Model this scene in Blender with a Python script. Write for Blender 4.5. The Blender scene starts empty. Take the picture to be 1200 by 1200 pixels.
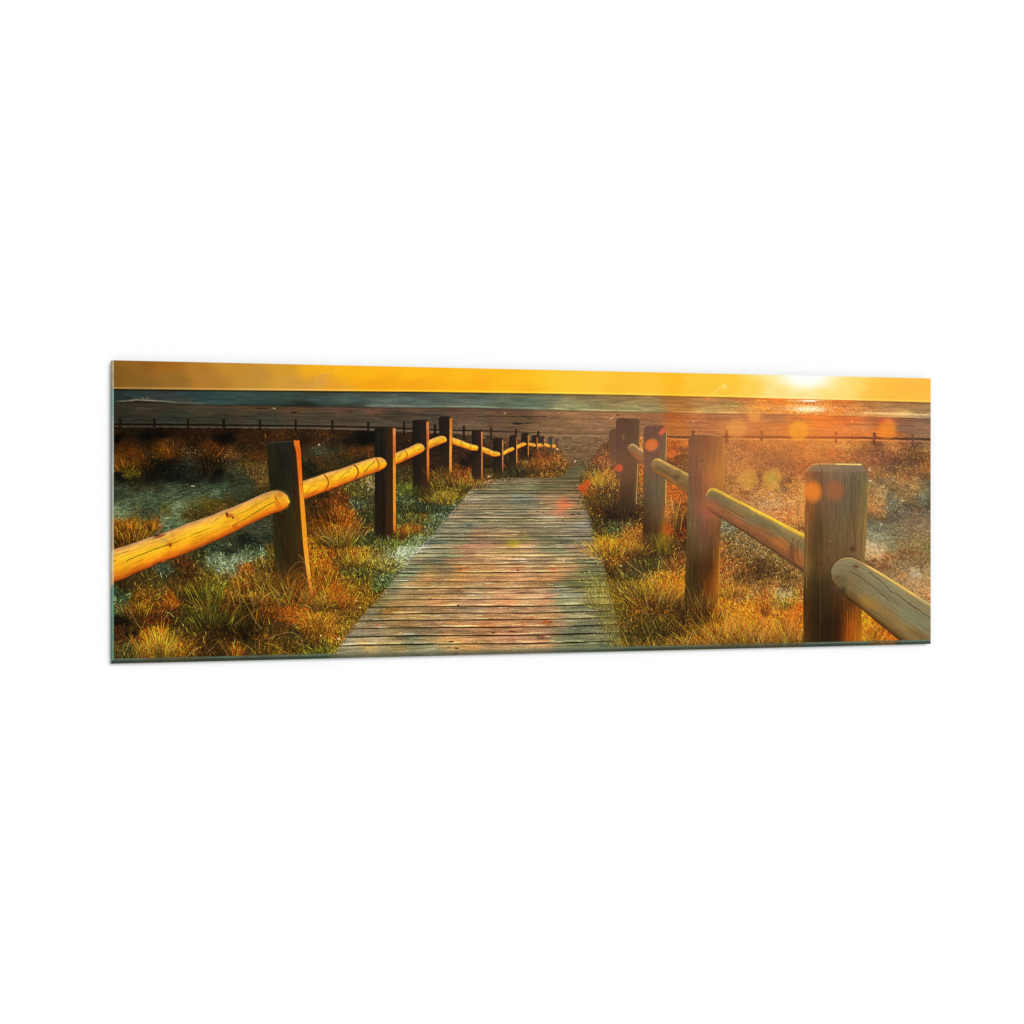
import bpy, math
import numpy as np

scene = bpy.context.scene
# ---------------------------------------------------------------- camera, world, lamps, exposure
PH = 0.40                       # height of the glass picture, metres; it is three times as long
PW = 3 * PH
FPX = 1486.2                    # focal length in pixels of a 1200 px frame
EYE = 592.2                     # row of the eye level in that frame
XL, DL = -1.33495 * PH, 4.2511 * PH      # near (left) edge: sideways offset and distance from the camera
QS = 0.60570 / 3.0
TH = math.asin(QS); CS = math.cos(TH)    # the picture and the wall behind it are turned away by this angle
ZB = -0.51373 * PH              # lower edge relative to the eye
EYE_Z = 1.50

cam_d = bpy.data.cameras.new('camera'); cam = bpy.data.objects.new('camera', cam_d)
scene.collection.objects.link(cam); scene.camera = cam
cam.location = (0, 0, EYE_Z); cam.rotation_euler = (math.radians(90), 0, 0)
cam_d.sensor_width = 36; cam_d.lens = 36 * FPX / 1200
cam_d.shift_y = -(600 - EYE) / 1200
cam_d.clip_start = 0.01; cam_d.clip_end = 100

LIGHT = 1.25                    # diffuse light level that falls on picture and wall
SKYPART = 0.60
world = bpy.data.worlds.new('World'); scene.world = world; world.use_nodes = True
bg = world.node_tree.nodes['Background']
bg.inputs[0].default_value = (1, 1, 1, 1); bg.inputs[1].default_value = SKYPART   # white studio surround
def to_world(s, z, d):
    """picture coordinates (along, up, back into the wall) to world"""
    return (XL + s * CS - d * QS, DL + s * QS + d * CS, EYE_Z + ZB + z)
sun_d = bpy.data.lights.new('studio_lamp', 'SUN'); sun = bpy.data.objects.new('studio_lamp', sun_d)
scene.collection.objects.link(sun)
from mathutils import Vector
nrm = Vector((QS, -CS, 0)); along = Vector((CS, QS, 0))
to_lamp = (nrm * 1.0 + along * 0.42 + Vector((0, 0, 0.36))).normalized()
sun.rotation_euler = to_lamp.to_track_quat('Z', 'Y').to_euler()
sun_d.angle = math.radians(38); sun_d.color = (1, 1, 1)
sun_d.energy = math.pi * (LIGHT - SKYPART) / to_lamp.dot(nrm)
scene.view_settings.view_transform = 'Standard'; scene.view_settings.look = 'None'
scene.view_settings.exposure = 0; scene.view_settings.gamma = 1
try: scene.view_settings.use_curve_mapping = False
except Exception: pass
scene.render.engine = 'CYCLES'

# ---------------------------------------------------------------- wall behind
def principled(name, rough, spec):
    m = bpy.data.materials.new(name); m.use_nodes = True
    b = m.node_tree.nodes['Principled BSDF']
    b.inputs['Roughness'].default_value = rough; b.inputs['Specular IOR Level'].default_value = spec
    return m, m.node_tree, b
PT = 0.0125 * PH                # thickness of the glass
GAP = 0.007                     # stand-off from the wall
def mesh_obj(name, verts, faces, mat, parent=None):
    me = bpy.data.meshes.new(name); me.from_pydata([tuple(v) for v in verts], [], faces); me.update()
    o = bpy.data.objects.new(name, me); scene.collection.objects.link(o); me.materials.append(mat)
    if parent: o.parent = parent
    return o
wm, nt, b = principled('white_wall', 0.9, 0.0)
nz = nt.nodes.new('ShaderNodeTexNoise'); nz.inputs['Scale'].default_value = 60
rp = nt.nodes.new('ShaderNodeValToRGB'); rp.color_ramp.elements[0].color = (.815, .815, .815, 1); rp.color_ramp.elements[1].color = (.82, .82, .82, 1)
nt.links.new(nz.outputs['Fac'], rp.inputs[0]); nt.links.new(rp.outputs[0], b.inputs['Base Color'])
wd = PT + GAP
wall = mesh_obj('wall', [to_world(-6, -6, wd), to_world(8, -6, wd), to_world(8, 6, wd), to_world(-6, 6, wd)], [(0, 1, 2, 3)], wm)
wall['kind'] = 'structure'

# ---------------------------------------------------------------- the printed picture
# The print is laid out on a sheet of its own (x 128..1092, y 418..780, y downwards);
# everything below works in those sheet units, and sheet_to_panel() maps them onto the glass.
SX0, SY0, SX1, SY1, SS = 128.0, 418.0, 1092.0, 780.0, 2
NW = int((SX1 - SX0) * SS) + 1
NH = int((SY1 - SY0) * SS) + 1
rng = np.random.default_rng(11)
XX, YY = np.meshgrid(SX0 + np.arange(NW) / SS, SY0 + np.arange(NH) / SS)
_T = rng.random((16, 257, 257))
_T[:, 256, :] = _T[:, 0, :]; _T[:, :, 256] = _T[:, :, 0]

def vn(u, v, k=0):
    """smooth value noise, 0..1, one cell per unit"""
    iu = np.floor(u); iv = np.floor(v)
    fu = u - iu; fv = v - iv
    fu = fu * fu * (3 - 2 * fu); fv = fv * fv * (3 - 2 * fv)
    iu = iu.astype(np.int64) & 255; iv = iv.astype(np.int64) & 255
    T = _T[k % 16]
    return (T[iv, iu] * (1 - fu) + T[iv, iu + 1] * fu) * (1 - fv) + (T[iv + 1, iu] * (1 - fu) + T[iv + 1, iu + 1] * fu) * fv

def fbm(u, v, k=0, octs=3):
    s = 0; a = 1; t = 0
    for o in range(octs):
        s = s + a * (vn(u * 2 ** o + 17.3 * o, v * 2 ** o + 9.1 * o, k + o) - 0.5)
        t += a; a *= 0.6
    return s / t * 2          # about -1..1

def curve(pts):
    p = np.array(pts, float)
    return lambda x: np.interp(x, p[:, 0], p[:, 1])

def cmap(pts, ys=1.7, s=3.0, pw=2.2, x=None, y=None):
    """soft colour field through scattered samples (x, y, (r,g,b))"""
    P = np.array([[p[0], p[1]] for p in pts], float); Cc = np.array([p[2] for p in pts], float)
    st = 6
    gx = np.arange(0, NW + st, st); gy = np.arange(0, NH + st, st)
    GX, GY = np.meshgrid(SX0 + gx / SS, SY0 + gy / SS)
    acc = np.zeros(GX.shape + (3,)); wt = np.zeros(GX.shape)
    for (px, py), c in zip(P, Cc):
        d2 = (GX - px) ** 2 + ((GY - py) * ys) ** 2
        w = 1.0 / (d2 + s * s) ** pw
        acc += w[..., None] * c; wt += w
    G = acc / wt[..., None]
    return lambda X, Y: bil(G, (X - SX0) * SS / st, (Y - SY0) * SS / st)

def bil(G, u, v):
    u = np.clip(u, 0, G.shape[1] - 1.001); v = np.clip(v, 0, G.shape[0] - 1.001)
    iu = u.astype(int); iv = v.astype(int)
    fu = (u - iu)[..., None]; fv = (v - iv)[..., None]
    return (G[iv, iu] * (1 - fu) + G[iv, iu + 1] * fu) * (1 - fv) + (G[iv + 1, iu] * (1 - fu) + G[iv + 1, iu + 1] * fu) * fv

def inside(pts):
    p = np.array(pts, float)
    m = np.zeros((NH, NW), bool)
    j0 = max(0, int((p[:, 0].min() - SX0) * SS) - 1); j1 = min(NW, int((p[:, 0].max() - SX0) * SS) + 3)
    i0 = max(0, int((p[:, 1].min() - SY0) * SS) - 1); i1 = min(NH, int((p[:, 1].max() - SY0) * SS) + 3)
    x = XX[i0:i1, j0:j1]; y = YY[i0:i1, j0:j1] + 1e-4
    r = np.zeros(x.shape, bool)
    for a, b in zip(p, np.roll(p, -1, 0)):
        if a[1] == b[1]: continue
        c = ((a[1] > y) != (b[1] > y)) & (x < (b[0] - a[0]) * (y - a[1]) / (b[1] - a[1]) + a[0])
        r ^= c
    m[i0:i1, j0:j1] = r
    return m

def blur(a, n=1):
    a = a.astype(float)
    for _ in range(n):
        b = a.copy(); b[1:] += a[:-1]; b[:-1] += a[1:]; b[1:-1] /= 3; b[0] /= 2; b[-1] /= 2
        c = b.copy(); c[:, 1:] += b[:, :-1]; c[:, :-1] += b[:, 1:]; c[:, 1:-1] /= 3; c[:, 0] /= 2; c[:, -1] /= 2
        a = c
    return a

def bbox(m):
    m = m > 0
    r = np.where(m.any(1))[0]; c = np.where(m.any(0))[0]
    return slice(max(0, r[0] - 3), r[-1] + 4), slice(max(0, c[0] - 3), c[-1] + 4)

CAN = np.zeros((NH, NW, 3))
IDS = np.zeros((NH, NW), np.int32)
PIECES = {0: ('printed_grass', None)}

def new_id(name, label=None):
    k = len(PIECES); PIECES[k] = (name, label); return k

def lay(mask, col, alpha=1.0, soft=0):
    if not (mask > 0).any(): return
    """blend colour (array or triple) through a mask"""
    s = bbox(mask)
    m = mask[s].astype(float)
    if soft: m = blur(m, soft)
    m = m * (alpha if np.isscalar(alpha) else alpha[s])
    c = np.asarray(col, float)
    if c.ndim == 3: c = c[s]
    CAN[s] = CAN[s] * (1 - m[..., None]) + c * m[..., None]

def dab(cx, cy, rx, ry, col, alpha, edge=0.35, rot=0.0):
    j0, j1 = int((cx - 3 * max(rx, ry) - SX0) * SS), int((cx + 3 * max(rx, ry) - SX0) * SS)
    i0, i1 = int((cy - 3 * max(rx, ry) - SY0) * SS), int((cy + 3 * max(rx, ry) - SY0) * SS)
    s = (slice(max(i0, 0), max(min(i1, NH), 0)), slice(max(j0, 0), max(min(j1, NW), 0)))
    dx = XX[s] - cx; dy = YY[s] - cy
    c, q = math.cos(rot), math.sin(rot)
    d = np.sqrt(((dx * c + dy * q) / rx) ** 2 + ((-dx * q + dy * c) / ry) ** 2)
    a = np.clip((1 + edge - d) / (2 * edge), 0, 1); a = a * a * (3 - 2 * a) * alpha
    CAN[s] = CAN[s] * (1 - a[..., None]) + np.array(col, float) * a[..., None]

def strokes(x, y, ang, ln, curl, col, tip=1.25, width=1, alpha=0.8, root=0.75, clip=None, steps=None):
    """many tapered curved blades at once; ang in radians from straight up, curl = bend over the length"""
    n = len(x)
    if n == 0: return
    steps = steps or int(np.ceil(ln.max() * SS * 0.9)) + 2
    t = np.linspace(0, 1, steps)
    a = ang[:, None] + curl[:, None] * t[None]
    dl = (ln / steps)[:, None]
    px = x[:, None] + np.cumsum(np.sin(a) * dl, 1)
    py = y[:, None] - np.cumsum(np.cos(a) * dl, 1)
    f = (root + (tip - root) * t)[None, :, None]
    c = np.clip(col[:, None, :] * f, 0, 255)
    al = np.broadcast_to((alpha * (1 - 0.55 * t ** 3))[None], px.shape)
    for off in range(width):
        ix = np.rint((px - SX0) * SS).astype(int) + off
        iy = np.rint((py - SY0) * SS).astype(int)
        ok = (ix >= 0) & (ix < NW) & (iy >= 0) & (iy < NH)
        if clip is not None:
            ok &= clip[np.clip(iy, 0, NH - 1), np.clip(ix, 0, NW - 1)]
        if off: ok = ok & (t[None] < 0.7)
        I, J = iy[ok], ix[ok]
        A = al[ok][:, None]
        CAN[I, J] = CAN[I, J] * (1 - A) + c[ok] * A

def line(pts, col, w=0.6, alpha=0.8, rough=0.0, k=0):
    """one thin drawn line (cracks, stems, edges) through points"""
    p = np.array(pts, float)
    if len(p) > 2 and not rough:
        for _ in range(3):
            qa = p[:-1] * .75 + p[1:] * .25; qb = p[:-1] * .25 + p[1:] * .75
            p = np.concatenate([p[:1], np.stack([qa, qb], 1).reshape(-1, 2), p[-1:]])
    seg = np.hypot(*np.diff(p, axis=0).T); L = np.concatenate([[0], np.cumsum(seg)])
    n = int(L[-1] * SS * 2) + 2
    t = np.linspace(0, L[-1], n)
    px = np.interp(t, L, p[:, 0]); py = np.interp(t, L, p[:, 1])
    if rough:
        py = py + rough * (vn(t * 0.35, t * 0 + k * 3.7, k) - .5) * 2
    r = max(w, 0.5) * SS / 2
    R = int(np.ceil(r))
    acc = {}
    m = np.zeros((NH, NW))
    for di in range(-R, R + 1):
        for dj in range(-R, R + 1):
            ix = np.floor((px - SX0) * SS + 0.5).astype(int) + dj; iy = np.floor((py - SY0) * SS + 0.5).astype(int) + di
            ok = (ix >= 0) & (ix < NW) & (iy >= 0) & (iy < NH)
            d = np.hypot(ix / SS + SX0 - px, iy / SS + SY0 - py) * SS
            a = np.clip(r + 0.5 - d, 0, 1)
            np.maximum.at(m, (iy[ok], ix[ok]), a[ok])
    if not m.any(): return
    lay(m > 0, col, m * alpha)

# ------------------------------------------------------------------ sky, sea, beach
horizon = curve([(128, 455.7), (250, 457), (370, 458), (490, 459), (610, 460.7), (730, 462.6), (850, 465.3), (970, 468.3), (1092, 471.6)])
shore = curve([(128, 471.3), (190, 472.5), (250, 474.3), (310, 475.8), (370, 476.6), (440, 477.4), (490, 477.6), (550, 478), (610, 479.4), (670, 481.2), (730, 482.6), (850, 485), (920, 485.5), (970, 487), (1040, 489), (1092, 490.5)])
farrail = curve([(128, 497.2), (250, 498), (370, 499.3), (440, 501), (490, 503), (570, 505), (630, 507), (715, 509), (800, 512.5), (855, 511.8), (940, 512.6), (1010, 513), (1092, 515)])
ID_SKY = new_id('printed_sky'); ID_SEA = new_id('printed_sea'); ID_SAND = new_id('printed_beach')

SKY = [(128, 440, (126, 88, 30)), (160, 430, (142, 92, 30)), (160, 450, (134, 96, 38)), (190, 430, (160, 102, 30)), (200, 448, (150, 106, 40)), (235, 428, (178, 120, 40)), (250, 446, (176, 122, 46)), (270, 430, (196, 138, 46)), (300, 445, (192, 138, 52)),
       (330, 432, (212, 152, 44)), (340, 450, (208, 150, 56)), (372, 432, (248, 176, 22)), (360, 436, (240, 170, 28)), (375, 448, (218, 158, 64)), (360, 454, (212, 152, 60)), (395, 436, (250, 180, 18)), (392, 453, (232, 160, 42)), (430, 436, (252, 180, 14)), (440, 453, (243, 161, 10)),
       (490, 436, (253, 185, 10)), (490, 452, (246, 168, 12)), (545, 438, (254, 184, 12)), (550, 454, (251, 174, 8)), (600, 440, (254, 186, 12)), (610, 456, (253, 180, 16)), (632, 445, (250, 193, 22)), (650, 445, (252, 200, 44)), (690, 448, (252, 198, 48)),  # pale middle samples include the pane's soft vertical reflections, painted in
       (730, 450, (253, 192, 44)), (760, 450, (252, 194, 50)), (785, 442, (254, 190, 22)), (793, 452, (254, 186, 24)), (812, 450, (253, 198, 52)), (850, 445, (253, 198, 50)), (850, 460, (252, 197, 56)), (880, 452, (253, 206, 76)), (900, 450, (254, 220, 118)), (920, 456, (253, 222, 120)), (915, 444, (254, 236, 176)),
       (945, 441, (255, 255, 250)), (935, 444, (255, 254, 236)), (957, 446, (255, 252, 226)), (945, 452, (255, 248, 200)), (945, 461, (254, 230, 140)), (970, 447, (254, 240, 180)), (972, 460, (254, 222, 118)), (988, 455, (254, 220, 110)), (1005, 450, (254, 210, 92)), (1022, 455, (254, 194, 66)), (1050, 455, (253, 187, 60)), (1092, 455, (253, 187, 62))]
sky_c = cmap(SKY, ys=1.5, s=9, pw=2.2)(XX + 12 * fbm(XX / 40, YY / 14, 5, 2), YY + 3 * fbm(XX / 30, YY / 9, 6, 2))
sky_c += (fbm(XX / 30, YY / 12, 3, 2))[..., None] * np.array([3, 4, 4])
stip = ((XX > 345) & (XX < 405)) * (vn(XX * 1.3, YY * 1.3, 5) - .5) * np.exp(-((XX - 376 + (YY - 440)) / 16) ** 2)
sky_c += stip[..., None] * np.array([34, 30, -30])
hz = horizon(XX)
sky_c += np.exp(-((YY - hz + 1.3) / 0.9) ** 2)[..., None] * np.clip(np.array([60, 58, 46]) * np.interp(XX, [128, 700, 1092], [.8, .45, .3])[..., None], 0, 255)
CAN[:] = sky_c
IDS[:] = ID_SKY

SEA = [(128, 462, (30, 50, 42)), (160, 463, (36, 58, 52)), (180, 462, (48, 56, 54)), (230, 462, (38, 62, 60)), (160, 470, (34, 40, 30)), (210, 470, (62, 68, 56)), (250, 466, (44, 76, 68)), (300, 462, (52, 72, 62)), (300, 470, (42, 68, 58)), (330, 463, (52, 74, 60)), (370, 461, (62, 70, 50)),
       (370, 468, (58, 86, 74)), (360, 473, (28, 38, 28)), (410, 470, (68, 92, 80)), (410, 475, (48, 52, 38)), (440, 463, (70, 78, 60)), (450, 473, (96, 108, 88)), (490, 463, (76, 80, 66)), (490, 470, (88, 106, 84)), (550, 464, (84, 92, 68)), (550, 472, (98, 112, 84)), (610, 464, (96, 98, 62)), (620, 472, (98, 118, 80)),
       (640, 466, (118, 112, 68)), (670, 474, (142, 138, 92)), (680, 466, (134, 116, 72)), (730, 466, (140, 112, 66)), (735, 476, (158, 142, 90)), (760, 468, (152, 120, 70)), (765, 479, (152, 138, 88)), (790, 468, (158, 102, 44)), (795, 478, (178, 118, 52)), (830, 470, (176, 122, 66)), (835, 479, (190, 146, 82)),  # lighter middle sea also carries the glass reflection bands in its colour
       (860, 475, (180, 142, 74)), (870, 468, (196, 116, 54)), (890, 474, (236, 142, 58)), (900, 480, (232, 146, 58)), (910, 470, (238, 122, 38)), (930, 476, (246, 150, 50)), (950, 473, (222, 110, 30)), (950, 486, (226, 120, 34)), (975, 478, (240, 140, 48)), (985, 473, (216, 112, 46)), (1000, 478, (216, 136, 66)), (1020, 474, (176, 116, 60)),
       (1010, 484, (214, 146, 82)), (1040, 478, (178, 128, 76)), (1050, 485, (218, 164, 96)), (1062, 474, (150, 104, 60)), (1080, 480, (160, 122, 72)), (1088, 487, (176, 140, 98)), (880, 482, (196, 134, 74))]
SEA = [(x, y, c if x > 640 else tuple(.62 * v + .38 * w for v, w in zip(c, (.92 * (c[0] + c[1] + c[2]) / 3, .99 * (c[0] + c[1] + c[2]) / 3, 1.0 * (c[0] + c[1] + c[2]) / 3)))) for x, y, c in SEA]
sea_c = cmap(SEA, ys=3.0, s=6, pw=2.0)(XX, YY)
st = fbm(XX / 19, (YY - hz) / 1.7, 1, 3); st2 = fbm(XX / 4.0, (YY - hz) / 0.9, 4, 2)
sea_c = sea_c * (1 + 0.24 * st + 0.07 * st2)[..., None]
sh = shore(XX) + 0.5 * (vn(XX / 12, XX * 0, 6) - .5)
foam = np.exp(-((YY - sh + 1.7) / 0.8) ** 2) * np.clip(vn(XX / 16, YY / 3, 7) * 1.5 - .15, 0, 1) * np.interp(XX, [128, 400, 470, 860, 900, 960, 1092], [.1, .15, .65, .7, .2, .2, .6])
sea_c += foam[..., None] * np.array([84, 74, 52])
sea_c -= (np.exp(-((YY - hz - 1.0) / 0.9) ** 2) * np.interp(XX, [128, 600, 860, 900, 1000, 1092], [1, 1, .7, .25, .4, .7]))[..., None] * np.array([22, 36, 46])
m_sea = YY > hz
lay(np.clip((YY - hz) * SS + .5, 0, 1), sea_c); IDS[m_sea] = ID_SEA
# breaking wave at the left
wv = curve([(133, 470.6), (150, 469.7), (160, 468.6), (190, 470.0), (205, 471.7), (250, 472.8)])
a = np.exp(-((YY - wv(XX)) / 0.9) ** 2) * ((XX > 133) & (XX < 240)) * np.interp(XX, [133, 142, 158, 185, 205, 240], [.05, .45, .8, .75, .35, .2]) * (0.6 + .6 * vn(XX / 4, YY, 2))
lay(a > .01, (176, 160, 126), np.clip(a, 0, .9))
sp = np.clip(1 - np.abs(XX - 167) / 15, 0, 1) * np.clip((YY - 464.5) / 2, 0, 1) * (YY < 470) * vn(XX / 2.2, YY / 1.6, 9)
lay(sp > .02, (118, 108, 92), np.clip(sp * 1.2, 0, .8))
a = np.exp(-((YY - wv(XX) - 2.6) / 1.3) ** 2) * np.interp(XX, [128, 150, 200, 330, 420], [.9, .9, .8, .45, 0])
lay(a > .02, (16, 18, 10), np.clip(a, 0, .85))

SAND = [(133, 478, (46, 42, 28)), (180, 480, (58, 52, 38)), (200, 488, (48, 52, 38)), (160, 492, (46, 44, 32)), (240, 480, (66, 58, 42)), (250, 490, (52, 50, 36)), (300, 480, (84, 68, 44)), (300, 487, (58, 54, 38)), (310, 494, (62, 62, 48)), (350, 480, (88, 66, 42)), (360, 489, (70, 64, 46)), (400, 480, (96, 70, 48)),
        (410, 488, (72, 64, 46)), (440, 481, (100, 72, 50)), (460, 487, (64, 58, 42)), (450, 496, (78, 70, 52)), (490, 480, (100, 72, 48)), (500, 487, (76, 68, 52)), (540, 482, (92, 68, 46)), (560, 490, (92, 74, 50)), (550, 497, (110, 88, 62)), (600, 483, (98, 68, 42)), (610, 492, (98, 76, 46)), (590, 500, (100, 76, 50)), (640, 484, (134, 98, 62)),
        (650, 495, (128, 96, 60)), (680, 486, (154, 112, 68)), (690, 497, (148, 110, 70)), (720, 486, (160, 112, 64)), (740, 486, (152, 108, 66)), (765, 488, (162, 108, 60)), (760, 496, (140, 102, 64)), (790, 488, (176, 96, 32)), (790, 500, (184, 108, 40)), (820, 488, (188, 116, 60)), (820, 498, (182, 112, 62)), (860, 488, (186, 122, 70)),  # sand samples lightened here by the same painted glass reflections
        (860, 500, (206, 132, 66)), (885, 490, (206, 130, 66)), (905, 489, (156, 108, 70)), (900, 500, (200, 122, 60)), (930, 492, (196, 118, 58)), (940, 500, (228, 140, 42)), (960, 490, (240, 122, 32)), (975, 494, (230, 118, 40)), (985, 502, (226, 130, 60)), (1000, 492, (214, 106, 44)), (1010, 498, (206, 128, 70)), (1025, 492, (168, 96, 56)),
        (1035, 494, (214, 110, 60)), (1040, 504, (238, 130, 34)), (1060, 493, (134, 90, 62)), (1062, 502, (132, 98, 68)), (1085, 494, (138, 104, 72)), (1085, 504, (148, 112, 74)), (660, 505, (140, 106, 66)), (700, 505, (142, 106, 68)), (665, 515, (122, 98, 60)), (690, 517, (128, 102, 64)), (665, 530, (118, 92, 54)), (690, 530, (118, 90, 56)), (700, 520, (122, 92, 58)),
        (680, 543, (96, 82, 50)), (660, 540, (124, 88, 46)), (640, 512, (130, 100, 62))]
sand_c = cmap(SAND, ys=2.4, s=6, pw=1.9)(XX + 9 * fbm(XX / 20, YY / 3, 11, 2), YY)
per = np.clip((YY - 470) / 60, .05, 2)
st = fbm(XX / 24, (YY - shore(XX)) / 1.5, 8, 3)
sp1 = fbm(XX / 2.6, YY / 0.9, 10, 2)
stm = np.interp(YY, [470, 508, 516], [.25, .22, .05])
spm = np.interp(YY, [470, 505, 516], [.11, .13, .34])
sand_c = sand_c * (1 + stm * st + spm * sp1)[..., None]
m_sand = YY > shore(XX) + 0.2 * (vn(XX / 3, YY, 3) - .5)
lay(m_sand, sand_c); IDS[m_sand] = ID_SAND
a = np.exp(-((YY - shore(XX) - 0.5) / 0.8) ** 2) * np.interp(XX, [128, 400, 700, 900, 1092], [.2, .45, .35, .2, .3])
lay(a > .02, CAN * .45, np.clip(a, 0, 1))
# drift lines, tufts and litter on the beach
for x0, x1, y, al in [(302, 314, 478.4, .9), (342, 392, 484.4, .7), (300, 345, 484.2, .4), (250, 300, 487.4, .4), (455, 470, 484.2, .5), (485, 520, 486.4, .5), (560, 640, 488, .6), (595, 620, 488.2, .6), (610, 640, 487.5, .5), (440, 500, 485.6, .4), (620, 720, 490.5, .3), (720, 850, 491.5, .3),
                      (780, 860, 494.4, .25), (860, 990, 492, .3), (990, 1090, 497.5, .35), (880, 960, 496, .25), (200, 260, 489, .5), (133, 200, 492.5, .4), (1000, 1090, 492.5, .4), (340, 440, 491.5, .4)]:
    line([(x0, y), ((x0 + x1) / 2, y + .15), (x1, y + .5)], (24, 18, 10) if x0 < 700 else (112, 56, 28), .7, al, .5, int(x0) % 13)
for x, y, w, h, al in [(345, 483.2, 4, .8, .9), (607, 496.5, 6, 1.2, .9), (724, 486.3, 2.2, .8, .6), (618, 496, 3, .8, .5), (575, 498.5, 3, .7, .4), (305, 478.4, 6, .6, .7), (702, 494, 2, .5, .5)]:
    dab(x, y, w, h, (26, 16, 8), al, .5)
for x, y, w, h in [(320.8, 478.4, 1.3, .9), (322.6, 479.2, .7, .6), (592, 483.8, 1.0, .7), (591, 485, .8, .6), (715.5, 490.2, 1.8, .8), (718, 489.6, 1.4, .8), (812.5, 493.6, 1.7, .7), (998, 493.7, 1.2, 1.0), (726, 480.7, 1.5, .4), (744.5, 475.3, 1.2, .4), (711, 489.5, .8, .5), (655, 483.5, .8, .5)]:
    dab(x, y, w * .7, h * .75, (232, 204, 164), .85, .6)
# glitter path under the sun
n = 1500
gx = 947 + rng.normal(0, 17, n); gy = np.where(rng.random(n) < .25, 469.5 + rng.normal(0, .9, n), 479.6 + rng.normal(0, 2.3, n))
for x, y in zip(gx, gy):
    d = abs(x - 947) / 34
    if y < 468.8 or y > 486: continue
    i, j = int((y - SY0) * SS), int((x - SX0) * SS)
    w = rng.integers(1, 4)
    c = np.array([255, 244 - 90 * d, 200 - 170 * d]) if rng.random() < .8 else np.array([196, 92, 20])
    CAN[i:i + 1, j:j + w] = CAN[i:i + 1, j:j + w] * .25 + c * .75
dab(948, 479.8, 15, 2.3, (255, 252, 235), .95, .55); dab(949, 469.7, 8, 0.9, (255, 246, 214), .9, .5)
for x, y in [(941.6, 477.7), (950.5, 478.7), (937, 480.5), (956, 481)]: dab(x, y, .8, .5, (160, 110, 60), .7, .5)
n = 900
gx = 940 + rng.normal(0, 45, n); gy = horizon(gx) + 2 + rng.random(n) * 16
for x, y in zip(gx, gy):
    if not (850 < x < 1088): continue
    i, j = int((y - SY0) * SS), int((x - SX0) * SS)
    k = 1.35 if rng.random() < .55 else .72
    CAN[i, j:j + 3] = np.clip(CAN[i, j:j + 3] * k, 0, 255)
n = 220
gx = 1010 + rng.random(n) * 78; gy = shore(gx) - 4.2 + rng.normal(0, .8, n)
for x, y in zip(gx, gy):
    i, j = int((y - SY0) * SS), int((x - SX0) * SS)
    CAN[i, j:j + 8] = CAN[i, j:j + 8] * .6 + np.array([250, 212, 140]) * .4
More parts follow.
